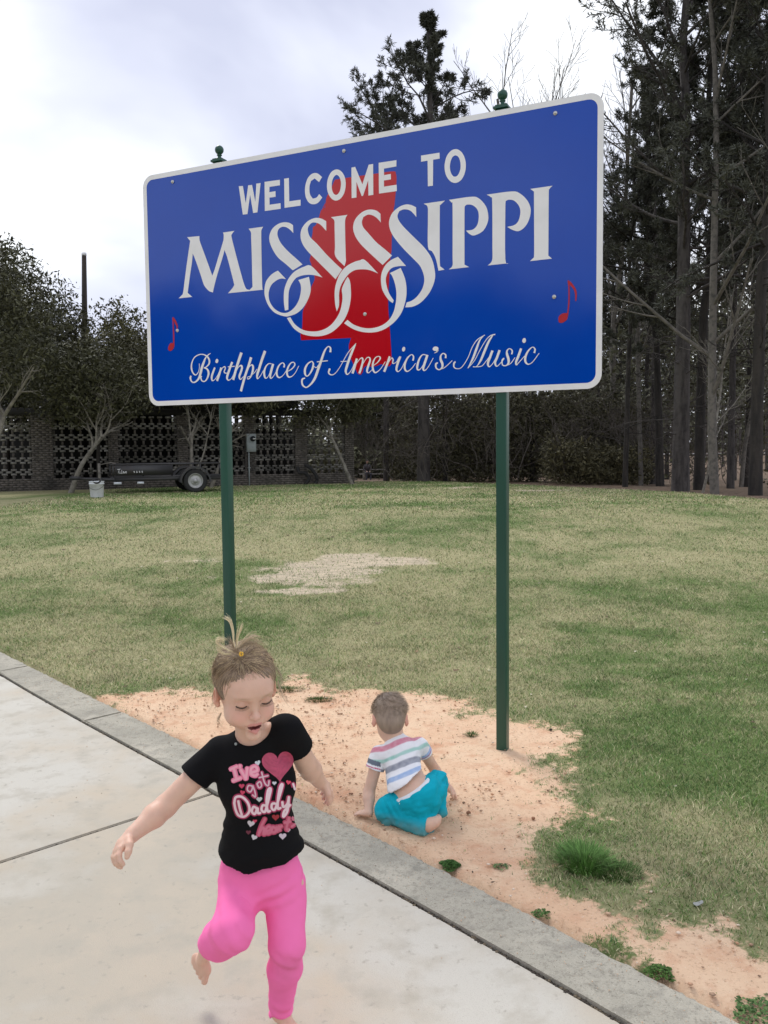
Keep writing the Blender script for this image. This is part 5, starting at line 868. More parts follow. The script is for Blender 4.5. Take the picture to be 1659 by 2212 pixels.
# ================================================================ PEOPLE: bodies grown as one smooth distance field each
class Field:
    def __init__(s, lo, hi, h):
        s.h = h; s.lo = np.array(lo, float); s.n = np.ceil((np.array(hi)-s.lo)/h).astype(int)+1; s.d = np.full(s.n, 1.0, dtype=np.float32)
    def region(s, lo, hi, m):
        a = np.clip(np.floor((np.asarray(lo)-m-s.lo)/s.h).astype(int), 0, s.n); b = np.clip(np.ceil((np.asarray(hi)+m-s.lo)/s.h).astype(int)+1, 0, s.n)
        if np.any(b <= a): return None
        sl = tuple(slice(i, j) for i, j in zip(a, b)); ax = [s.lo[i]+s.h*np.arange(a[i], b[i]) for i in range(3)]
        return sl, np.stack(np.meshgrid(*ax, indexing='ij'), -1).astype(np.float32)
    def put(s, d, sl, k, op):
        D = s.d[sl]
        if op == 'u':
            if k > 0: q = np.clip(.5+.5*(D-d)/k, 0, 1); s.d[sl] = D*(1-q)+d*q-k*q*(1-q)
            else: s.d[sl] = np.minimum(D, d)
        else:
            d = -d
            if k > 0: q = np.clip(.5-.5*(D-d)/k, 0, 1); s.d[sl] = D*(1-q)+d*q+k*q*(1-q)
            else: s.d[sl] = np.maximum(D, d)
    def cone(s, a, b, ra, rb, k=.01, op='u', planes=(), grow=0):
        a, b = np.array(a, float), np.array(b, float); ra += grow; rb += grow; rm = max(ra, rb); r = s.region(np.minimum(a, b)-rm, np.maximum(a, b)+rm, k*1.3+2*s.h)
        if r is None: return
        sl, P = r; ba = b-a; t = np.clip(((P-a)@ba)/(ba@ba+1e-12), 0, 1); d = np.linalg.norm(P-a-t[..., None]*ba, axis=-1)-(ra+(rb-ra)*t)
        for n_, p0 in planes: d = np.maximum(d, (P-np.array(p0, float))@unit(n_))
        s.put(d.astype(np.float32), sl, k, op)
    def chain(s, pts, rad, k=.01, **kw):
        for i in range(len(pts)-1): s.cone(pts[i], pts[i+1], rad[i], rad[i+1], k, **kw)
    def ell(s, c, r, k=.01, Rm=None, op='u', planes=(), grow=0):
        c = np.array(c, float); r = np.array(r, float)+grow; rm = r.max() if Rm is not None else r; g = s.region(c-rm, c+rm, k*1.3+2*s.h)
        if g is None: return
        sl, P = g; q = P-c
        if Rm is not None: q = q@np.asarray(Rm)
        k0 = np.linalg.norm(q/r, axis=-1); k1 = np.linalg.norm(q/(r*r), axis=-1)+1e-9; d = k0*(k0-1)/k1
        for n_, p0 in planes: d = np.maximum(d, (P-np.array(p0, float))@unit(n_))
        s.put(d.astype(np.float32), sl, k, op)
    def clip(s, n_, p0):
        r = s.region(s.lo, s.lo+s.h*s.n, 0); sl, P = r; s.d[sl] = np.maximum(s.d[sl], ((P-np.array(p0, float))@unit(n_)).astype(np.float32))
    def wrinkle(s, fn, band=.02):
        """push the surface by fn(points), evaluated only near the surface"""
        I = np.argwhere(np.abs(s.d) < band); P = s.lo+I*s.h; s.d[I[:, 0], I[:, 1], I[:, 2]] += fn(P).astype(np.float32)
    def mesh(s):
        v = s.d; ins = v < 0; nx_, ny_, nz_ = s.n-1
        c = [ins[i:i+nx_, j:j+ny_, k:k+nz_] for i in (0, 1) for j in (0, 1) for k in (0, 1)]
        al = c[0].copy(); an = c[0].copy()
        for q in c[1:]: al &= q; an |= q
        I = np.argwhere(an & ~al); cn = np.array([(i, j, k) for i in (0, 1) for j in (0, 1) for k in (0, 1)])
        val = np.stack([v[I[:, 0]+a, I[:, 1]+b, I[:, 2]+cc] for a, b, cc in cn], 1); acc = np.zeros((len(I), 3)); cnt = np.zeros(len(I))
        for a in range(8):
            for b in range(a+1, 8):
                if np.abs(cn[a]-cn[b]).sum() != 1: continue
                x = (val[:, a] < 0) != (val[:, b] < 0); t = val[:, a]/(val[:, a]-val[:, b]+1e-20); t = np.where(x, t, 0)[:, None]
                acc += np.where(x[:, None], cn[a]*(1-t)+cn[b]*t, 0); cnt += x
        V = s.lo+s.h*(I+acc/cnt[:, None]); ix = np.full((nx_, ny_, nz_), -1, dtype=np.int32); ix[I[:, 0], I[:, 1], I[:, 2]] = np.arange(len(I)); F = []
        for ax in range(3):
            o1, o2 = [(1, 2), (2, 0), (0, 1)][ax]; e = np.eye(3, dtype=int); A = ins; sl0 = [slice(1, -1)]*3; sl0[ax] = slice(0, -1); sl1 = [slice(1, -1)]*3; sl1[ax] = slice(1, None)
            a0 = A[tuple(sl0)]; a1 = A[tuple(sl1)]; E_ = np.argwhere(a0 != a1); 
            if not len(E_): continue
            base = E_.copy(); off = np.array([1, 1, 1]); off[ax] = 0; base = base+off; s0 = a0[E_[:, 0], E_[:, 1], E_[:, 2]]
            g = lambda p: ix[p[:, 0], p[:, 1], p[:, 2]]
            q = np.stack([g(base-e[o1]-e[o2]), g(base-e[o2]), g(base), g(base-e[o1])], 1); q = np.where(s0[:, None], q, q[:, ::-1]); F.append(q[(q >= 0).all(1)])
        return V, np.concatenate(F)
def mass(cx, pts): return sum(pts)/len(pts)

def hand(f, wrist, fdir, palmn, thumb, L=.10, curl=.9, k=.004, grow=0, spreadf=.18, fingers=(1, 1, 1, 1)):
    """palm, four unequal bent fingers and a thumb from the side of the palm"""
    fdir = unit(fdir); palmn = unit(np.array(palmn)-fdir*(np.array(palmn)@fdir)); side = unit(np.cross(fdir, palmn)); side = side if side@np.array(thumb) > 0 else -side
    w_ = np.array(wrist, float); pl = L*.46; c = w_+fdir*pl*.55; Rm = np.stack([side, fdir, palmn], 1)
    f.ell(c, (L*.22, L*.30, L*.115), .012, Rm); f.cone(w_-fdir*.01, c, L*.155, L*.16, .010)
    for i, (o, ln) in enumerate(((.16, .40), (.055, .45), (-.05, .41), (-.145, .33))):
        b = w_+fdir*pl*.92+side*L*o; d = unit(fdir+side*o*spreadf*6); seg = [.42, .32, .26]; p = b; a = 0; r_ = L*(.072 if i < 3 else .062); prev = b-fdir*L*.08; cu = curl*fingers[i]
        pts = [prev, b]
        for j, s_ in enumerate(seg):
            a += cu*(.9 if j else .75); dd = d*math.cos(a)+palmn*math.sin(a); p = p+dd*L*ln*s_; pts.append(p)
        f.chain(pts, [r_, r_, r_*.95, r_*.88, r_*.78], k)
    tb = w_+fdir*pl*.30+side*L*.15; t1 = tb+unit(fdir*.6+side*.7+palmn*.35)*L*.20; t2 = t1+unit(fdir*.9+side*.2+palmn*.55)*L*.17; t3 = t2+unit(fdir*.9-side*.15+palmn*.6)*L*.12
    f.chain([tb, t1, t2, t3], [L*.10, L*.085, L*.078, L*.062], k*1.4)
def foot(f, ankle, heel, toe, up, wd=.03, k=.012):
    ankle, heel, toe, up = (np.array(q, float) for q in (ankle, heel, toe, up)); d = unit(toe-heel); up = unit(up-d*(up@d)); side = np.cross(d, up); Lf = np.linalg.norm(toe-heel)
    f.ell(heel+d*.02, (.024, .028, .024), k, np.stack([side, d, up], 1)); f.cone(ankle, heel+d*.025+up*.012, .025, .022, k); f.cone(ankle, heel+d*Lf*.55+up*.008, .023, .018, k)
    f.ell(heel+d*Lf*.70, (wd, Lf*.20, .0145), k, np.stack([side, d, up], 1))
    for i, (o, r_, l_) in enumerate(((-.72, .0095, 1.0), (-.30, .0072, .99), (.05, .0068, .96), (.38, .0064, .91), (.70, .0060, .86))):
        b = heel+d*Lf*.80+side*wd*o; f.cone(b, heel+d*Lf*(l_-.02)+side*wd*o*1.05-up*.003, r_, r_*1.08, .004)

FZ0, FZ1 = [-.11, -.083, -.060, -.031, -.006, .012, .05], [-.119, -.092, -.0640, -.0285, .0025, .0205, .05]
def fz(z): return np.interp(z, FZ0, FZ1)
def head_prims(f, C, Rm, s=1.0, face=True, mouth_open=True, seed=0):
    """C centre of the head; Rm columns = right, back, up of the head"""
    def W(p): return C+Rm@(np.array(p)*s)
    def fm(c): return (c[0], c[1], float(fz(c[2]))) if face and c[1] < -.045 else c
    E = lambda c, r_, k=.01, op='u', Rl=None: f.ell(W(fm(c)), np.array(r_)*s, k*s, Rm if Rl is None else Rm@Rl, op)
    K = lambda a, b, ra, rb, k=.008, op='u': f.cone(W(fm(a)), W(fm(b)), ra*s, rb*s, k*s, op)
    E((0, .012, .028), (.071, .088, .073), .0); E((0, -.030, .022), (.056, .052, .056), .02); E((0, -.020, -.038), (.0545, .056, .060), .025)
    E((0, .03, -.02), (.052, .05, .055), .03)
    if face:
        for x in (-1, 1):
            E((x*.031, -.050, -.040), (.026, .025, .027), .018); E((x*.040, -.020, -.056), (.017, .024, .020), .02)
        E((0, -.066, -.084), (.019, .017, .015), .018); E((0, -.060, .012), (.046, .020, .024), .02)
        for x in (-1, 1):
            E((x*.0295, -.083, -.006), (.016, .010, .0095), .012, 's'); E((x*.0295, -.0675, -.0065), (.0150, .0125, .0115), .004); K((x*.014, -.079, .012), (x*.042, -.070, .011), .0045, .004, .012)
        K((0, -.074, -.002), (0, -.0885, -.029), .0055, .0075, .010); E((0, -.0925, -.031), (.0098, .0092, .0085), .006)
        for x in (-1, 1): E((x*.0088, -.085, -.0345), (.0058, .0070, .0056), .005); E((x*.0048, -.0915, -.0385), (.0026, .003, .0022), .002, 's')
        E((0, -.070, -.054), (.024, .014, .016), .012)
        K((-.0205, -.0735, -.0530), (0, -.0835, -.0520), .0028, .0042, .004); K((.0205, -.0735, -.0530), (0, -.0835, -.0520), .0030, .0042, .004)
        K((-.0175, -.0740, -.0620), (0, -.0825, -.0700), .0030, .0050, .005); K((.0175, -.0740, -.0620), (0, -.0825, -.0695), .0032, .0050, .005)
        if mouth_open: E((0, -.084, -.0602), (.0172, .013, .0052), .002, 's')
        for x in (-1, 1): E((x*.0195, -.076, -.0585), (.003, .004, .003), .004, 's')
    for x in (-1, 1):
        Re = rotz(x*.60)
        E((x*.0715, .012, -.012), (.0085, .0175, .027), .004, 'u', Re); E((x*.0790, .006, -.008), (.0050, .0095, .0150), .003, 's', Re); E((x*.071, .004, -.032), (.006, .008, .009), .004)
    return W
SK = np.array([.74, .475, .355])   # fair skin, linear
def skin_cols(V, W=None, Rm=None, C=None, s=1.0, blotch=True):
    c = np.tile(SK, (len(V), 1)); n_ = fbm(V*38, 3)[:, None]; c = c*(1+.16*(n_-.5)); c[:, 1:] *= (1-.05*(fbm(V*14+5, 2)-.5))[:, None]
    if C is not None:
        far_ = np.linalg.norm(V-C, axis=1) > .15*s; c0 = c.copy()
        q = ((V-C)@Rm)/s; x, y, z = q.T; z = np.where(y < -.045, np.interp(z, FZ1, FZ0), z); fr = (y < -.03)
        def bl(cx, cy, rx, ry, p=2): return np.exp(-(((np.abs(x) if cx else x)-cx)/rx)**2-((z-cy)/ry)**2)*fr
        for wgt, col in ((bl(.036, -.036, .020, .018)*.55, (.86, .43, .36)), (bl(0, -.032, .014, .010)*.45, (.80, .42, .35)), (bl(.030, -.003, .018, .007)*.50, (.62, .34, .27)), (bl(.030, .012, .016, .0038)*.65, (.42, .27, .17))):  # blush and brows; eye sockets darkened, their shading put into the skin colour
            c = c*(1-wgt[:, None])+np.array(col)*wgt[:, None]
        lip = np.maximum(((x/.0185)**2+((z+.0535)/.0045)**2 < 1), ((x/.016)**2+((z+.0690)/.0060)**2 < 1))*(y < -.066); lip = lip.astype(float)
        c = c*(1-.75*lip[:, None])+np.array((.66, .24, .23))*.75*lip[:, None]
        mo = (((x/.0176)**2+((z+.0602)/.0058)**2 < 1) & (y > -.0818) & (y < -.05)); c[mo] = (.16, .035, .035)
        ear = (np.abs(x) > .064) & (y > -.03) & (y < .05); c[ear] = c[ear]*np.array([1.02, .88, .86]); c[far_] = c0[far_]
    return c
def strands(mb, S, r0, cols, sides=3, taper=True, root=None):
    for pts, c in zip(S, cols):
        if root is not None:
            fz_ = sstep(.0, .22, np.linspace(0, 1, len(pts)))[:, None]; c = np.repeat(np.array(root)*(1-fz_)+np.asarray(c)*fz_, sides, axis=0)
        m = len(pts); r_ = r0*np.linspace(1, .35, m) if taper else r0*(.25+.75*np.sin(np.linspace(.15, 2.6, m))); mb.tube(pts, r_, sides, cap=False, col=c)

# ---------------------------------------------------------------- the running girl
gp = on_z(615, 2228, 0); girl = empty('person', (float(gp[0]), float(gp[1]), 0), 0, 'little blonde girl running barefoot in black heart t-shirt and bright pink leggings', 'person')
GO = np.array(girl.location)
def g(u, v, y): return at(u, v, y)-GO
# joints
HC = g(531, 1487, 2.34)
face_dir = unit([.40, -.86, -.24])                     # looks down and to her left
up0 = unit([.04, -.22, .96]); bk = -face_dir; upv = unit(up0-bk*(up0@bk)); rt_ = np.cross(bk, upv)
if rt_[0] < 0: rt_ = -rt_
HR = np.stack([rt_, bk, upv], 1); HS = 1.10
pel = g(562, 1888, 2.44); wst = g(562, 1800, 2.42); chs = g(553, 1690, 2.40); nkb = g(546, 1592, 2.40); 
shL = g(468, 1632, 2.41); shR = g(625, 1582, 2.40); elL = g(357, 1742, 2.36); wrL = g(287, 1802, 2.27); haL = g(262, 1826, 2.24)
elR = g(662, 1650, 2.48); wrR = g(689, 1687, 2.55)
hipR = g(617, 1915, 2.44); knR = g(620, 2042, 2.37); anR = g(606, 2186, 2.47); hipL = g(519, 1915, 2.44); knL = g(502, 2012, 2.29); anL = g(450, 2046, 2.52)
shtilt = math.atan2(shR[2]-shL[2], shR[0]-shL[0]); RT = roty(-shtilt); RW = roty(-shtilt*.3)
def torso(f, gr=0, k=.03):
    f.ell(chs+np.array([0, 0, .01]), (.098, .070, .115), .0, RT, grow=gr); f.ell(wst, (.093, .074, .10), k*1.6, RW, grow=gr); f.ell(pel, (.108, .084, .085), k*1.5, grow=gr)
    f.cone(shL+np.array([.025, 0, .0]), shR-np.array([.025, 0, .0]), .040, .040, k, grow=gr*.8); f.cone(chs+(0, 0, .06), nkb-(0, 0, .0), .05, .040, k, grow=gr*.7)
def arms(f, gr=0, k=.012, upto=1.0):
    pass
lo = np.minimum.reduce([wrL, haL, anL, anR, pel])-(.10, .12, .06); hi = np.maximum.reduce([HC, shR, elR, wrR, anL, anR])+(.14, .16, .15); lo[2] = -.01
f = Field(lo, hi, .0026)
torso(f, 0); W = head_prims(f, HC, HR, HS)
f.cone(nkb-(0, 0, .02), W((0, .022, -.045)), .040, .038, .018)
f.chain([shL, elL], [.036, .0305], .02); f.chain([elL, elL+(wrL-elL)*.35, wrL], [.0310, .0315, .0205], .012)
f.chain([shR, elR], [.035, .030], .02); f.chain([elR, elR+(wrR-elR)*.35, wrR], [.030, .031, .020], .012)
hd = unit(wrL-elL); hand(f, wrL+hd*.008, hd+np.array([0, -.1, -.15]), (.45, -.2, -.85), (.2, -.9, .2), L=.112, curl=.62)
hd2 = unit(wrR-elR); hand(f, wrR+hd2*.006, hd2+np.array([.25, .1, -.1]), (-.6, -.2, -.6), (-.1, -.6, .5), L=.112, curl=.55)
for hp, kn, an, in ((hipR, knR, anR), (hipL, knL, anL)):
    f.chain([hp, kn], [.060, .044], .03); f.chain([kn, kn+(an-kn)*.33, an], [.042, .043, .024], .02)
toeL = g(425, 2108, 2.59); foot(f, anL, anL+np.array([.006, .030, .012]), toeL, (-.25, -.85, .45), .041)
hR = anR+np.array([-.004, .035, 0]); hR[2] = .026; tR = g(640, 2246, 2.38); tR[2] = .016; foot(f, anR, hR, tR, (0, 0, 1), .036)
V, F_ = f.mesh(); body = mk('body', V, F_, M['skin'], girl, smooth=True, col=skin_cols(V, W, HR, HC, HS)); GV, GF_ = V, F_
# closed lids looking down: lashes, brows
for x in (-1, 1):
    P_ = [W((x*.0295+a*.0155, -.0800+.0065*a*a*1.2+abs(a)*.0012, fz(-.0125)+.0032*a*a)) for a in np.linspace(-1, 1, 9)]
    lb2 = MB(); lb2.tube(P_, .0015*HS, 4, col=(.05, .03, .02))
    for a in np.linspace(-.95, .95, 15): p = W((x*.0295+a*.0155, -.0802+.0075*a*a, fz(-.0125)+.0032*a*a)); q = W((x*.0295+a*.0190, -.0850+.0065*a*a, fz(-.0165)+.0028*a*a)); lb2.tube([p, q], .00045, 3, cap=False, col=(.07, .04, .025))
    lb2.build('lash', M['hair'], body, usecol=True)
tb_ = MB(); 
for k in range(-3, 4): tb_.box(W((k*.0033, -.0765+abs(k)*.0004, fz(-.0570))), (.0030, .0025, .0034), HR)
tb_.build('teeth', M['plastic_white'], body)
# t-shirt
gr = .0085; f = Field(lo, hi, .0030)
f.ell(chs+np.array([0, 0, .01]), np.array((.102, .073, .117)), .0, RT, grow=gr); f.ell(wst, (.098, .078, .11), .05, RW, grow=gr); f.ell(pel+np.array([0, 0, .045]), (.112, .088, .10), .05, grow=gr+.004)
f.cone(shL+np.array([.022, 0, .004]), shR-np.array([.022, 0, -.002]), .041, .041, .03, grow=gr*.7); f.cone(chs+(0, 0, .05), nkb-(0, 0, .012), .05, .046, .03, grow=gr*.6)
dL = unit(elL-shL); eL = shL+dL*.085; f.cone(shL-dL*.01, eL+dL*.03, .043, .049, .018, planes=[(dL+np.array([.0, 0, -.10]), eL)])
dR = unit(elR-shR); eR = shR+dR*.070; f.cone(shR-dR*.01, eR+dR*.03, .043, .046, .018, planes=[(dR, eR)])
hem = g(566, 1877, 2.34); f.clip((.02, .30, -1), hem+np.array([0, .0, -.004]))
f.ell(nkb+np.array([.000, -.030, .045]), (.060, .070, .050), .0, RT@rotx(.35), op='s')
def wr_g(P):
    q = P-chs; a = fbm(np.stack([q[:, 0]*9+q[:, 2]*6, q[:, 1]*9, q[:, 2]*16-q[:, 0]*7], -1), 3)-.5; low = sstep(.05, -.18, q[:, 2])
    side = np.exp(-((q[:, 2]+.14)/.05)**2)*np.sin(q[:, 2]*150+q[:, 0]*25)*.0016*sstep(.05, .10, np.abs(q[:, 0])); return a*.016*(.35+low)+side
f.wrinkle(wr_g); V, F_ = f.mesh(); sc_ = np.tile((.0065, .0065, .0075), (len(V), 1)); shirt = mk('t_shirt', V, F_, M['cloth'], girl, smooth=True, col=sc_)
bvh = BVHTree.FromPolygons([tuple(p) for p in V+GO], [tuple(q) for q in F_.tolist()])
# leggings
f = Field(lo, hi, .0030); gl = .0035
f.ell(pel, (.112, .087, .085), .0, grow=gl); f.ell(pel+np.array([0, 0, .05]), (.104, .083, .07), .03, grow=gl)
f.chain([hipR, knR], [.0585, .047], .03, grow=gl); dd = unit(anR-knR); f.chain([knR, knR+(anR-knR)*.33, anR], [.043, .0425, .028], .02, grow=gl+.001, planes=[(dd+np.array([.15, 0, 0]), anR-dd*.004)])
f.chain([hipL, knL], [.0570, .050], .03, grow=gl); dd2 = unit(anL-knL); f.chain([knL, knL+(anL-knL)*.45, anL], [.048, .048, .034], .025, grow=gl+.002, planes=[(dd2, anL-dd2*.055)])
def wr_l(P):
    zR = (P-anR)@(-dd); a = np.exp(-(zR/.06)**2)*np.sin(zR*150+P[:, 0]*40+3*fbm(P*20, 2))*.0034*(P[:, 0] > (pel[0])); kk = np.exp(-np.linalg.norm(P-knR-np.array([0, -.03, -.035]), axis=1)**2/.045**2)*np.sin(P[:, 2]*140+P[:, 0]*90+3*fbm(P*25, 2))*.0028
    cr_ = np.exp(-np.linalg.norm(P-(hipR+np.array([-.02, -.06, .01])), axis=1)**2/.05**2)*np.sin(P[:, 2]*170-P[:, 0]*60)*.0030
    kl = np.exp(-np.linalg.norm(P-knL, axis=1)**2/.07**2)*np.sin(P[:, 2]*90+P[:, 0]*130+3*fbm(P*25, 2))*.0030
    return a+kk+cr_+kl+.008*(fbm(P*22, 2)-.5)
f.wrinkle(wr_l); V, F_ = f.mesh(); pink = np.array([1.0, .205, .49]); pc_ = pink*(1+.05*(fbm(V*30, 2)-.5)[:, None]); mud = np.exp(-np.linalg.norm(V-(knR+np.array([.012, -.04, -.055])), axis=1)**2/.045**2)[:, None]*.30; pc_ = pc_*(1-mud)+np.array([.55, .16, .25])*mud
mk('leggings', V, F_, M['cloth'], girl, smooth=True, col=pc_)
# hem and neckline stitching bands read as thin ridges: collar rib
# ---- hair
rh = np.random.default_rng(17)
cap_c = np.array((0, .014, .030)); cap_r = np.array((.0755, .0925, .0785))
f = Field(lo=HC-.14, hi=HC+.14, h=.0026); f.ell(W(cap_c), cap_r*HS, 0, HR); f.ell(W((0, .045, -.015)), np.array((.060, .055, .055))*HS, .03, HR)
# hairline: cut the face and ears free
f.ell(W((0, -.075, -.042)), np.array((.0615, .062, .070))*HS, .010, HR, 's'); f.ell(W((0, -.085, -.008)), np.array((.044, .042, .054))*HS, .012, HR, 's')
for x in (-1, 1): f.ell(W((x*.080, -.002, -.040)), np.array((.020, .040, .045))*HS, .008, HR, 's')
tie = np.array((-.030, -.040, .112)); tieW = W((-.022, -.030, .106))
def swept(q):  # grooves running towards the hair tie
    v = q-np.array((-.022, -.030, .106)); a = np.arctan2(v[:, 0]*1.0, v[:, 1]*.9+.02); return a
f.wrinkle(lambda P: (lambda q: .0016*np.sin(swept(q)*46+6*fbm(q*25, 2))+.006*(fbm(q*30, 2)-.5))(((P-HC)@HR)/HS))
V, F_ = f.mesh(); q = ((V-HC)@HR)/HS; st = (.5+.5*np.sin(swept(q)*60+5*fbm(q*20, 2)))[:, None]; base = np.array([.27, .19, .125]); hc = base*(.62+.45*st)*(1+.5*(fbm(q*18, 2)-.5)[:, None])
fe = np.linalg.norm((q-np.array((0, -.075, -.042)))/np.array((.0615, .062, .070)), axis=1)-1; fb = sstep(.34, .02, fe)[:, None]*.9; hc = hc*(1-fb)+np.array([.62, .42, .30])*fb
hair = mk('hair', V, F_, M['hair'], girl, smooth=True, col=hc)
hb = MB(); S = []; Cc = []
def scalp(d, lift=.0): d = unit(d); return cap_c+d/np.sqrt(((d/(cap_r+lift))**2).sum())
td = unit(np.array((-.022, -.030, .106))-cap_c)
for k in range(2300):
    th = rh.uniform(-math.pi, math.pi)      # azimuth about the head, 0 = back
    elv = rh.uniform(-.55, .95)
    d0 = unit((math.sin(th)*math.cos(elv), math.cos(th)*math.cos(elv), math.sin(elv)))
    if d0[1] < -.25 and d0[2] < .40+.05*abs(d0[0]): continue
    if abs(d0[0]) > .75 and d0[2] < .0 and d0[1] < .35: continue
    m = 9; t = np.linspace(0, rh.uniform(.75, 1), m)**1.0; om = math.acos(np.clip(d0@td, -1, 1))+1e-6; side = rh.normal(0, .045, 3)
    pts = []
    for a in t:
        d = (math.sin((1-a)*om)*d0+math.sin(a*om)*td)/math.sin(om); d = unit(d+side*math.sin(math.pi*a)); pts.append(W(scalp(d, .0012+.0035*rh.random()*math.sin(math.pi*a)+.004*(a > .9))))
    S.append(np.array(pts)); bl = rh.random(); Cc.append(np.array([.31, .22, .145])*rh.uniform(.55, 1.25) if bl < .60 else np.array([.62, .47, .29])*rh.uniform(.6, 1.15))
strands(hb, S, .00066, Cc, taper=False, root=(.60, .41, .29))
# baby hair along the hairline and flyaways round the head
S = []; Cc = []
for k in range(1500):
    th = rh.uniform(-math.pi, math.pi); elv = rh.uniform(-.35, .95); d0 = unit((math.sin(th)*math.cos(elv), math.cos(th)*math.cos(elv), math.sin(elv))); fly = k % 3 == 0
    if not fly and not (d0[1] < -.15 and .10+.10*abs(d0[0]) < d0[2] < .55 or (abs(d0[0]) > .6 and -.2 < d0[2] < .4 and d0[1] < .1)): continue
    if fly and (d0[1] < -.2 and d0[2] < .5): continue
    om = math.acos(np.clip(d0@td, -1, 1))+1e-6; ln = rh.uniform(.10, .35); side = rh.normal(0, .10, 3); pts = []
    for a in np.linspace(0, ln, 6):
        d = unit((math.sin((1-a)*om)*d0+math.sin(a*om)*td)/math.sin(om)+side*a*(2.5 if fly else 1)); pts.append(W(scalp(d, .0005+(.016*rh.random()*a/ln if fly else .001))))
    S.append(np.array(pts)); Cc.append(np.array([.58, .42, .27])*rh.uniform(.7, 1.2))
strands(hb, S, .00042, Cc)
# topknot: spiky tail, loops and puffs, blonde
def lock(P_, n, spread, r_, colr):
    Q0 = spline(np.array([((g(u, v, y))) for u, v, y in P_]), 5)
    for k in range(n):
        o = rh.normal(0, spread, 3); w_ = (np.linspace(.30, 1.6, len(Q0))**1.5)[:, None]; jit = np.cumsum(rh.normal(0, spread*.10, (len(Q0), 3)), 0); hb.tube(Q0+o*w_+jit, r_*.8*np.linspace(1, .25, len(Q0)), 3, cap=False, col=np.array(colr)*rh.uniform(.6, 1.2))
BL = (.90, .76, .48); DB = (.42, .30, .19)
lock([(508,1404,2.27),(505,1385,2.27),(503,1362,2.28),(497,1342,2.29),(486,1333,2.30)], 42, .0017, .0008, BL)
lock([(511,1404,2.27),(513,1380,2.275),(518,1362,2.28),(523,1350,2.285)], 34, .0022, .0008, BL)
lock([(505,1408,2.265),(492,1404,2.26),(478,1395,2.26),(470,1388,2.265),(474,1380,2.27),(484,1384,2.27)], 55, .0022, .0009, BL)
lock([(500,1412,2.265),(485,1412,2.26),(473,1404,2.26),(468,1394,2.265)], 30, .0025, .0008, BL)
lock([(514,1400,2.27),(528,1386,2.28),(545,1376,2.29),(560,1382,2.30)], 60, .0045, .0007, (.62, .48, .31))
lock([(514,1402,2.27),(532,1392,2.28),(550,1388,2.29),(566,1398,2.31)], 50, .0045, .0007, (.58, .45, .30))
lock([(508,1402,2.27),(500,1388,2.28),(494,1378,2.29)], 30, .0030, .0007, DB)
lock([(520,1412,2.255),(511,1406,2.262),(500,1402,2.27)], 70, .0040, .0008, DB)
# wisps at the temples and nape
for P_, n_, sp_ in (([(600,1470,2.30),(606,1490,2.29),(611,1506,2.29),(622,1520,2.29)], 22, .0035), ([(596,1440,2.31),(606,1462,2.31),(604,1484,2.30)], 26, .003), ([(470,1478,2.36),(461,1500,2.37),(462,1520,2.38),(452,1532,2.39)], 26, .0045), ([(478,1540,2.38),(470,1556,2.39),(478,1568,2.39)], 20, .0035), ([(476,1440,2.35),(462,1462,2.37),(457,1480,2.38)], 26, .004), ([(489,1518,2.30),(494,1536,2.29),(497,1548,2.29)], 8, .0015)):
    lock(P_, n_, sp_, .00045, (.55, .43, .29))
hb.build('hair_strands', M['hair'], hair, usecol=True)
b = MB(); tcw = g(521, 1413, 2.25); t = np.linspace(0, 2*math.pi, 12); b.tube([tcw+np.array([.0040*math.cos(a), .002, .0050*math.sin(a)]) for a in t], .0026, 6); b.build('hair_tie', mat('hair_tie', (.85, .50, .06), .5), hair)

# ---- print on the shirt: flat transfer, laid on the cloth
def on_shirt(u, v, d):
    r_ = ray(u, v); r_ = r_/np.linalg.norm(r_); h = bvh.ray_cast(Vector((0, 0, CAMH)), Vector(r_), 5.0)
    if h[0] is None: return None
    nn = h[1]
    if nn.dot(Vector(r_)) > 0: nn = -nn
    return np.array(h[0]+nn*d)-GO
_pl = [0]
def pst(pts, wd, col, edge=None, per=7):
    """stroke in photo pixels -> strip lying on the cloth; optional darker outline below it"""
    for w_, c, dd in (((wd+9, edge, .0010),) if edge is not None else ())+((wd, col, .0016),):
        Q = spline(np.array(pts, float), per); T = np.gradient(Q, axis=0); T /= np.linalg.norm(T, axis=1)[:, None]+1e-9; Nn = np.stack([-T[:, 1], T[:, 0]], -1); _pl[0] += 1; d = dd+(_pl[0] % 9)*.00005
        Q = np.vstack([Q[0]-T[0]*w_*.3, Q, Q[-1]+T[-1]*w_*.3]); Nn = np.vstack([Nn[0], Nn, Nn[-1]]); ww = np.full(len(Q), w_/2.); ww[0] *= .5; ww[-1] *= .5
        rows = []
        for qq, n_, r_ in zip(Q, Nn, ww):
            L_ = [on_shirt(*((qq+n_*r_*s_)*.6636), d) for s_ in (1, 0, -1)]
            if any(x is None for x in L_): rows.append(None)
            else: rows.append(L_)
        mb = _mb
        for r1, r2 in zip(rows[:-1], rows[1:]):
            if r1 is None or r2 is None: continue
            mb.add(np.array(r1+r2), np.array([[0, 3, 4, 1], [1, 4, 5, 2]]), c)
def Zs(pts): return [(560+x/3.0722, 2300+y/3.0722) for x, y in pts]
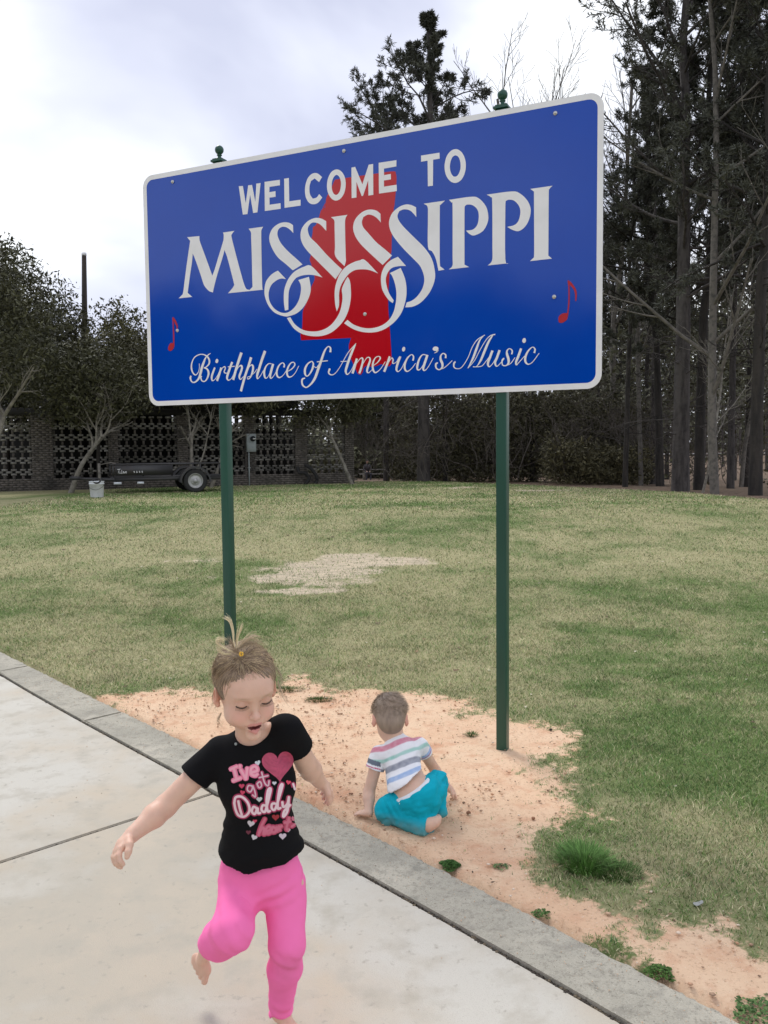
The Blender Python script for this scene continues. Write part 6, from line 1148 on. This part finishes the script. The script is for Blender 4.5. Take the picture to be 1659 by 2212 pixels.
def heartpoly(cx, cy, s_, rot=0, col=(1, 1, 1), tex=False, d=.0012, name='heart_print'):
    t = np.linspace(0, 2*math.pi, 40, endpoint=False); X = 16*np.sin(t)**3/16; Y = -(13*np.cos(t)-5*np.cos(2*t)-2*np.cos(3*t)-np.cos(4*t))/16
    c_, s2 = math.cos(rot), math.sin(rot); mb = MB(); rings = np.linspace(0, 1, 9 if tex else 3); V = []; Cc = []
    for r_ in rings:
        for x, y in zip(X, Y):
            x, y = x*r_*s_[0], y*r_*s_[1]; u, v = cx+x*c_-y*s2, cy+x*s2+y*c_; p = on_shirt(u*.6636, v*.6636, d); 
            if p is None: p = on_shirt(cx*.6636, cy*.6636, d)
            V.append(p); k = 1.0
            if tex: k = .62+.75*fbm(np.array([[(x+y)*.12, (y-x*.25)*.55, 1]]), 3)[0]
            Cc.append(np.array(col)*k)
    n = 40; i = np.arange(len(rings)-1)[:, None]*n; j = np.arange(n)[None]; mb.add(np.array(V), np.stack([i+j, i+n+j, i+n+(j+1) % n, i+(j+1) % n], -1).reshape(-1, 4)); mb.C = [np.array(Cc)]
    return mb.build(name, M['print'], shirt, usecol=True)
PK, DPK, LPK, RDP = (.85, .22, .36), (.42, .03, .11), (.86, .66, .72), (.50, .06, .13)
# sequinned heart
hcx, hcy = 560+1060/3.0722, 2300+580/3.0722
heartpoly(hcx, hcy, (52, 56), -.10, (.46, .060, .125), True, .0016, 'sequin_heart')
for x, y, s_, c, r_ in ((857, 562, 9, (.62, .66, .70), -.3), (1022, 765, 7, (.62, .62, .66), 0), (1162, 757, 8, (.75, .06, .13), .2), (872, 925, 10, (.55, .60, .60), 0), (698, 793, 9, (.60, .05, .12), 0), (706, 857, 8, (.62, .05, .12), .2), (1035, 1105, 12, (.35, .02, .03), 0), (790, 1168, 12, (.60, .55, .58), .2), (829, 1143, 7, (.62, .05, .12), 0), (822, 1306, 10, (.58, .55, .56), .4), (1104, 1296, 12, (.58, .48, .52), 0), (1160, 1236, 7, (.55, .45, .48), 0), (765, 1256, 8, (.14, .02, .04), 0)):
    heartpoly(560+x/3.0722, 2300+y/3.0722, (s_, s_), r_, c)
def word(name, strokes, wd, col, edge):
    global _mb
    _mb = MB()
    for s_ in strokes: pst(Zs(s_), wd, col, edge)
    return _mb.build(name, M['print'], shirt, usecol=True)
word('print_word', [[(585, 628), (655, 598)], [(620, 612), (650, 728)], [(610, 742), (690, 712)], [(683, 588), (680, 612)]], 8, (.92, .42, .52), PK)
word('print_word', [[(690, 630), (740, 725)], [(740, 725), (755, 612)], [(790, 660), (850, 640), (835, 600), (795, 615), (790, 670), (830, 690), (855, 675)]], 8, (.92, .42, .52), PK)
word('print_word', [[(800, 790), (765, 790), (755, 830), (785, 850), (805, 815), (800, 790)], [(808, 790), (830, 850), (835, 900), (805, 880)], [(850, 770), (870, 810), (895, 790), (880, 750), (850, 770)], [(895, 655), (925, 760), (960, 790), (970, 740)], [(870, 710), (960, 690)]], 5, (.70, .48, .54), DPK)
word('print_word', [[(665, 940), (680, 1010), (700, 1080)], [(625, 960), (640, 905), (700, 900), (760, 960), (775, 1040), (730, 1095), (670, 1085), (640, 1030), (625, 960)]], 8, LPK, DPK)
word('print_word', [[(845, 1010), (815, 1000), (800, 1045), (830, 1070), (855, 1010), (860, 1060), (885, 1060)], [(935, 985), (905, 985), (895, 1030), (925, 1050), (945, 1000), (985, 830), (960, 835), (945, 940), (955, 1040), (980, 1040)], [(1030, 965), (1000, 970), (995, 1010), (1020, 1030), (1045, 980), (1100, 790), (1080, 795), (1060, 900), (1055, 1010), (1085, 1010)], [(1100, 950), (1110, 1000), (1150, 970), (1165, 900)], [(1165, 900), (1150, 1040), (1110, 1100), (1120, 1040), (1180, 980)]], 8, LPK, DPK)
word('print_word', [[(1205, 770), (1225, 830)], [(1265, 850), (1235, 840), (1240, 880), (1262, 910), (1235, 935)]], 7, LPK, DPK)
word('print_word', [[(930, 1115), (890, 1200), (865, 1285)], [(870, 1270), (905, 1210), (920, 1225), (915, 1275), (940, 1265)], [(940, 1250), (985, 1225), (970, 1195), (940, 1225), (955, 1268), (985, 1258)], [(1035, 1215), (1005, 1205), (995, 1250), (1030, 1250), (1045, 1200), (1050, 1250)], [(1065, 1190), (1075, 1240)], [(1070, 1210), (1095, 1190)], [(1165, 1110), (1140, 1220), (1165, 1225)], [(1120, 1160), (1180, 1150)], [(1230, 1080), (1200, 1120), (1235, 1160), (1190, 1200)]], 8, (.62, .16, .24), RDP)
b = MB(); p = on_shirt(510*1.0, 1607, .001)
if p is not None: b.tube([p, p+unit(np.array(p)*0+np.array([0, -1, .2]))*.003], .004, 8); b.build('snap_button', M['meter_grey'], shirt)

# ---------------------------------------------------------------- the crawling boy
bp_ = on_z(890, 1800, 0); boy = empty('person', (float(bp_[0]), float(bp_[1]), 0), 0, 'toddler boy seen from behind crouching on the sand in striped shirt and turquoise trousers', 'person')
BO = np.array(boy.location)
def h_(u, v, y): return at(u, v, y)-BO
bHC = h_(842, 1551, 4.10); bf = unit([-.10, .80, -.60]); bb = -bf; bu = unit([-.04, .58, .81]); bu = unit(bu-bb*(bu@bb)); br = np.cross(bb, bu)
BR = np.stack([br, bb, bu], 1); BS = 1.10
nk = h_(853, 1592, 4.06); sL = h_(817, 1633, 4.02); sR = h_(908, 1612, 4.06); ub = h_(864, 1630, 4.02); mb_ = h_(874, 1672, 3.96); ws = h_(886, 1702, 3.90); pv = h_(902, 1722, 3.86)
eLb = h_(797, 1712, 3.99); wLb = h_(797, 1762, 3.92); wLb[2] = .032; eRb = h_(940, 1664, 4.18); wRb = h_(970, 1703, 4.15); 
kneeL = h_(842, 1752, 3.90); ankL = h_(924, 1784, 3.765); ankL[2] = .035; kneeR = h_(944, 1688, 4.00); kR2 = h_(950, 1752, 3.90); kR2[2] = max(kR2[2], .05)
TIL = roty(-R(24)); TI2 = roty(-R(33))
def btorso(f, gr=0):
    f.ell(ub, (.088, .070, .080), .0, TIL, grow=gr); f.ell(mb_, (.082, .068, .080), .04, TIL, grow=gr); f.ell(ws, (.083, .072, .070), .04, TI2, grow=gr); f.cone(sL+(.02, 0, 0), sR-(.02, 0, 0), .034, .034, .025, grow=gr)
    f.cone(ub, nk, .045, .036, .03, grow=gr*.5)
lo = np.minimum.reduce([wLb, pv, ankL, kneeL])-(.10, .14, .05); hi = np.maximum.reduce([bHC, sR, wRb, kneeR])+(.12, .14, .14); lo[2] = -.02
f = Field(lo, hi, .0034); btorso(f); f.ell(pv, (.090, .085, .075), .04, TI2)
WB_ = head_prims(f, bHC, BR, BS, face=False); f.cone(nk, WB_((0, .02, -.05)), .036, .036, .02)
f.chain([sL, eLb], [.031, .0265], .02); f.chain([eLb, eLb+(wLb-eLb)*.3, wLb], [.027, .027, .019], .012); f.chain([sR, eRb, wRb], [.031, .025, .018], .015)
hand(f, wLb+np.array([-.004, 0, -.004]), (-.75, .45, -.12), (.1, 0, -1), (.5, .8, 0), L=.088, curl=.14, spreadf=.4); hand(f, wRb, (.6, .1, -.6), (-.5, 0, -.8), (0, -.8, .3), L=.085, curl=.5)
fh = ankL+np.array([.035, .0, .006]); foot(f, ankL+np.array([.005, 0, .012]), fh+np.array([-.008, -.004, .004]), ankL+np.array([.060, .125, -.012]), (0.5, -.1, .8), .017)
f.chain([kneeL, ankL], [.04, .028], .02)
V, F_ = f.mesh(); c = skin_cols(V); c[:, 0] *= .97; low = sstep(.05, .0, V[:, 2])[:, None]*.35; c = c*(1-low)+np.array([.55, .36, .24])*low
qb = ((V-bHC)@BR)/BS; er = (np.abs(qb[:, 0]) > .064) & (np.abs(qb[:, 1]-.01) < .05) & (np.abs(qb[:, 2]) < .05); c[er] *= np.array([1.02, .78, .76]); bbody = mk('body', V, F_, M['skin'], boy, smooth=True, col=c)
# striped shirt
gr = .0075; f = Field(lo, hi, .0034); btorso(f, gr)
sp_ax = unit(nk-pv); hemp = h_(879, 1691, 3.83); f.ell(ws+sp_ax*.015, (.098, .086, .066), .03, TI2, grow=gr*.6); f.ell(pv+sp_ax*.055-np.array([.012, 0, 0]), (.103, .090, .070), .03, TI2, grow=gr*.6)
f.clip(unit(np.array([.60, -.05, -.78])), hemp)
dL = unit(eLb-sL); eS = sL+dL*.062; f.cone(sL-dL*.012, eS+dL*.03, .041, .047, .018, planes=[(dL+np.array([-.15, 0, 0]), eS)]); dR = unit(eRb-sR); eS2 = sR+dR*.055; f.cone(sR-dR*.01, eS2+dR*.02, .040, .043, .015, planes=[(dR, eS2)])
f.ell(nk+np.array([-.004, .02, .035]), (.046, .05, .036), 0, op='s')
f.wrinkle(lambda P: .012*(fbm(np.stack([P[:, 0]*14+P[:, 2]*8, P[:, 1]*8, P[:, 2]*22-P[:, 0]*9], -1), 3)-.5)); V, F_ = f.mesh()
slv = ((V-sL)@dL > .018) & (np.linalg.norm(np.cross(V-sL, dL), axis=1) < .052) & (V[:, 0] < sL[0]+.012); slR = ((V-sR)@dR > .02) & (V[:, 0] > sR[0]+.005)
lat = unit(np.cross(sp_ax, [0, 1, 0])); s_ = (V-pv)@sp_ax; tt = (V-pv)@lat; s_ = s_-.9*(tt*tt)*np.sign(1)*2.2+.006*(fbm(V*25, 2)-.5); smax = float(((nk-pv)@sp_ax)); sn = s_/smax
wht = np.array([.86, .86, .88]); cols = np.tile(wht, (len(V), 1))
for a, b_, cl in ((.77, .865, (.62, .16, .24)), (.61, .66, (.30, .60, .52)), (.435, .53, (.22, .24, .30)), (.255, .34, (.27, .42, .68))):
    m_ = sstep(a-.012, a+.012, sn)*sstep(b_+.012, b_-.012, sn)*(.82+.36*(fbm(V*60, 2)-.5)+.0); cols = cols*(1-m_[:, None])+np.array(cl)*m_[:, None]
sl_ = (V-sL)@dL; cols[slv] = np.where((sl_[slv] < .040)[:, None], np.array([.16, .19, .24]), np.where(((sl_[slv] > .049) & (sl_[slv] < .054))[:, None], np.array([.60, .12, .22]), wht))
sr_ = (V-sR)@dR; cols[slR] = np.where((sr_[slR] < .036)[:, None], np.array([.42, .55, .78]), np.where((sr_[slR] < .043)[:, None], np.array([.45, .20, .35]), wht))
mk('striped_shirt', V, F_, M['cloth'], boy, smooth=True, col=cols)
# trousers
wbn = unit(np.array([-.52, .12, .82])); wbp = h_(899, 1708, 3.80)
f = Field(lo, hi, .0034); gt = .006
f.ell(pv+np.array([.004, 0, -.005]), (.110, .098, .094), .0, TI2, grow=gt); f.ell(pv+np.array([.030, .0, -.002]), (.060, .085, .072), .03, TI2, grow=gt)
f.clip(wbn, wbp)
f.chain([pv+np.array([-.04, .03, -.01]), kneeL], [.070, .058], .03, grow=gt); f.chain([kneeL, (kneeL+ankL)/2+np.array([0, 0, .004]), ankL], [.056, .050, .040], .025, grow=gt, planes=[(unit(ankL-kneeL), ankL+unit(ankL-kneeL)*.006)])
f.chain([pv+np.array([.05, .03, .015]), kneeR], [.064, .050], .03, grow=gt); f.chain([kneeR, kR2], [.042, .030], .02, grow=gt)
f.wrinkle(lambda P: .012-.040*np.abs(fbm(np.stack([P[:, 0]*10+P[:, 2]*6, P[:, 1]*9, P[:, 2]*14-P[:, 0]*8], -1), 3)-.5)-.006+.0050*np.exp(-np.linalg.norm(P-kneeL-np.array([.02, -.03, .03]), axis=1)**2/.05**2)*np.sin(P[:, 0]*190+P[:, 2]*120)+.0045*np.exp(-np.linalg.norm(P-(kneeR+np.array([.0, -.04, .03])), axis=1)**2/.05**2)*np.sin(P[:, 2]*210-P[:, 0]*60), .03)
V, F_ = f.mesh(); c = np.array([.004, .385, .50])*(1+.12*(fbm(V*20, 3)-.5)[:, None]); low = (sstep(.075, .02, V[:, 2])*(.25+.6*(fbm(V*30, 2)-.3)))[:, None].clip(0, .45); c = c*(1-low)+np.array([.25, .30, .25])*low; mk('trousers', V, F_, M['cloth'], boy, smooth=True, col=c)
f = Field(lo, hi, .0034); f.ell(pv+np.array([.004, 0, -.01]), (.109, .097, .093), .0, TI2, grow=.003); f.clip(wbn, wbp+wbn*.006); f.clip(-wbn, wbp-wbn*.015); V, F_ = f.mesh(); mk('waistband', V, F_, M['cloth'], boy, smooth=True, col=np.tile((.75, .78, .80), (len(V), 1)))
# short hair
f = Field(bHC-.14, bHC+.14, .0034); cc2 = np.array((0, .014, .028)); cr2 = np.array((.0755, .0925, .078)); f.ell(WB_(cc2), cr2*BS, 0, BR); f.ell(WB_((0, .042, -.030)), np.array((.058, .052, .056))*BS, .025, BR)
for x in (-1, 1): f.ell(WB_((x*.082, -.006, -.038)), np.array((.022, .042, .046))*BS, .006, BR, 's')
f.ell(WB_((0, -.09, -.02)), np.array((.066, .06, .07))*BS, .006, BR, 's'); V, F_ = f.mesh(); q = ((V-bHC)@BR)/BS; c = np.array([.30, .225, .165])*(.75+.5*fbm(q*np.array([90, 30, 30]), 2))[:, None]
bh = mk('hair', V, F_, M['hair'], boy, smooth=True, col=c); hb = MB(); S = []; Cc = []; crown = unit(np.array([.12, .55, .85]))
for k in range(3200):
    d0 = unit(rh.normal(size=3)); 
    if d0[2] < -.80 or (d0[1] < -.2 and d0[2] < .3) or (abs(d0[0]) > .72 and d0[2] < -.1 and d0[1] < .4): continue
    fl = unit((d0-crown*(d0@crown))+np.cross(crown, d0)*.35+rh.normal(0, .07, 3)); pts = []
    p0 = cc2+d0/np.sqrt(((d0/cr2)**2).sum())
    if d0[2] < -.1: p0 = p0*np.array([.93, .98, 1])
    ln = rh.uniform(.009, .018); lift = rh.uniform(.05, .22) if d0[2] < .55 else rh.uniform(.1, .4)
    if abs(d0[0]) > .5: ln *= .6; lift *= .3
    for a in np.linspace(0, 1, 5): pts.append(WB_(p0+fl*ln*a*1.3+d0*(.0005+ln*.32*lift*math.sin(a*2.4))))
    S.append(np.array(pts)); Cc.append(np.array([.40, .31, .225])*rh.uniform(.55, 1.35)*(1 if d0[2] > -.2 else .75))
strands(hb, S, .0008, Cc); hb.build('hair_strands', M['hair'], bh, usecol=True)

# ---------------------------------------------------------------- far person on the bench
sy = 54.2; sx = at(793, 1030, sy)[0]; sg_ = float(gz(sx, sy)); far = empty('person', (sx, sy, sg_), .25, 'distant seated person in dark clothes on the picnic bench', 'person')
f = Field((-.45, -.75, -.02), (.5, .35, 1.45), .014)
f.ell((0, 0, .50), (.17, .14, .12), 0); f.ell((0, -.02, .82), (.18, .11, .26), .06); f.cone((0, -.03, 1.05), (0, -.05, 1.16), .055, .05, .03); f.ell((0, -.07, 1.25), (.078, .095, .115), .01); f.ell((0, -.165, 1.235), (.014, .018, .02), .01)
for x in (-1, 1):
    f.cone((x*.09, -.02, .50), (x*.13, -.42, .48), .085, .062, .03); f.cone((x*.13, -.42, .48), (x*.13, -.40, .08), .058, .042, .02); f.cone((x*.13, -.38, .045), (x*.14, -.56, .04), .042, .035, .02)
    f.cone((x*.17, -.02, 1.0), (x*.24, -.12, .76), .05, .042, .03); f.cone((x*.24, -.12, .76), (x*.10, -.34, .62), .040, .030, .02); f.ell((x*.08, -.37, .61), (.03, .045, .02), .01)
    for q in range(4): f.cone((x*.08+(q-1.5)*.016, -.39, .61), (x*.08+(q-1.5)*.018, -.45, .595), .012, .009, .004)
V, F_ = f.mesh(); c = np.tile((.020, .020, .024), (len(V), 1)); fc = (V[:, 2] > 1.12); c[fc] = SK*.45; hh_ = (V[:, 2] > 1.28) | ((V[:, 2] > 1.19) & (V[:, 1] > -.05)); c[hh_ & fc] = (.03, .022, .018); hnd = (V[:, 2] < .66) & (V[:, 2] > .56) & (V[:, 1] < -.30) & (np.abs(V[:, 0]) < .14); c[hnd] = SK*.45; jn = (V[:, 2] < .56) & (V[:, 2] > .09); c[jn] = (.03, .035, .05)
mk('body', V, F_, M['skin'], far, smooth=True, col=c)
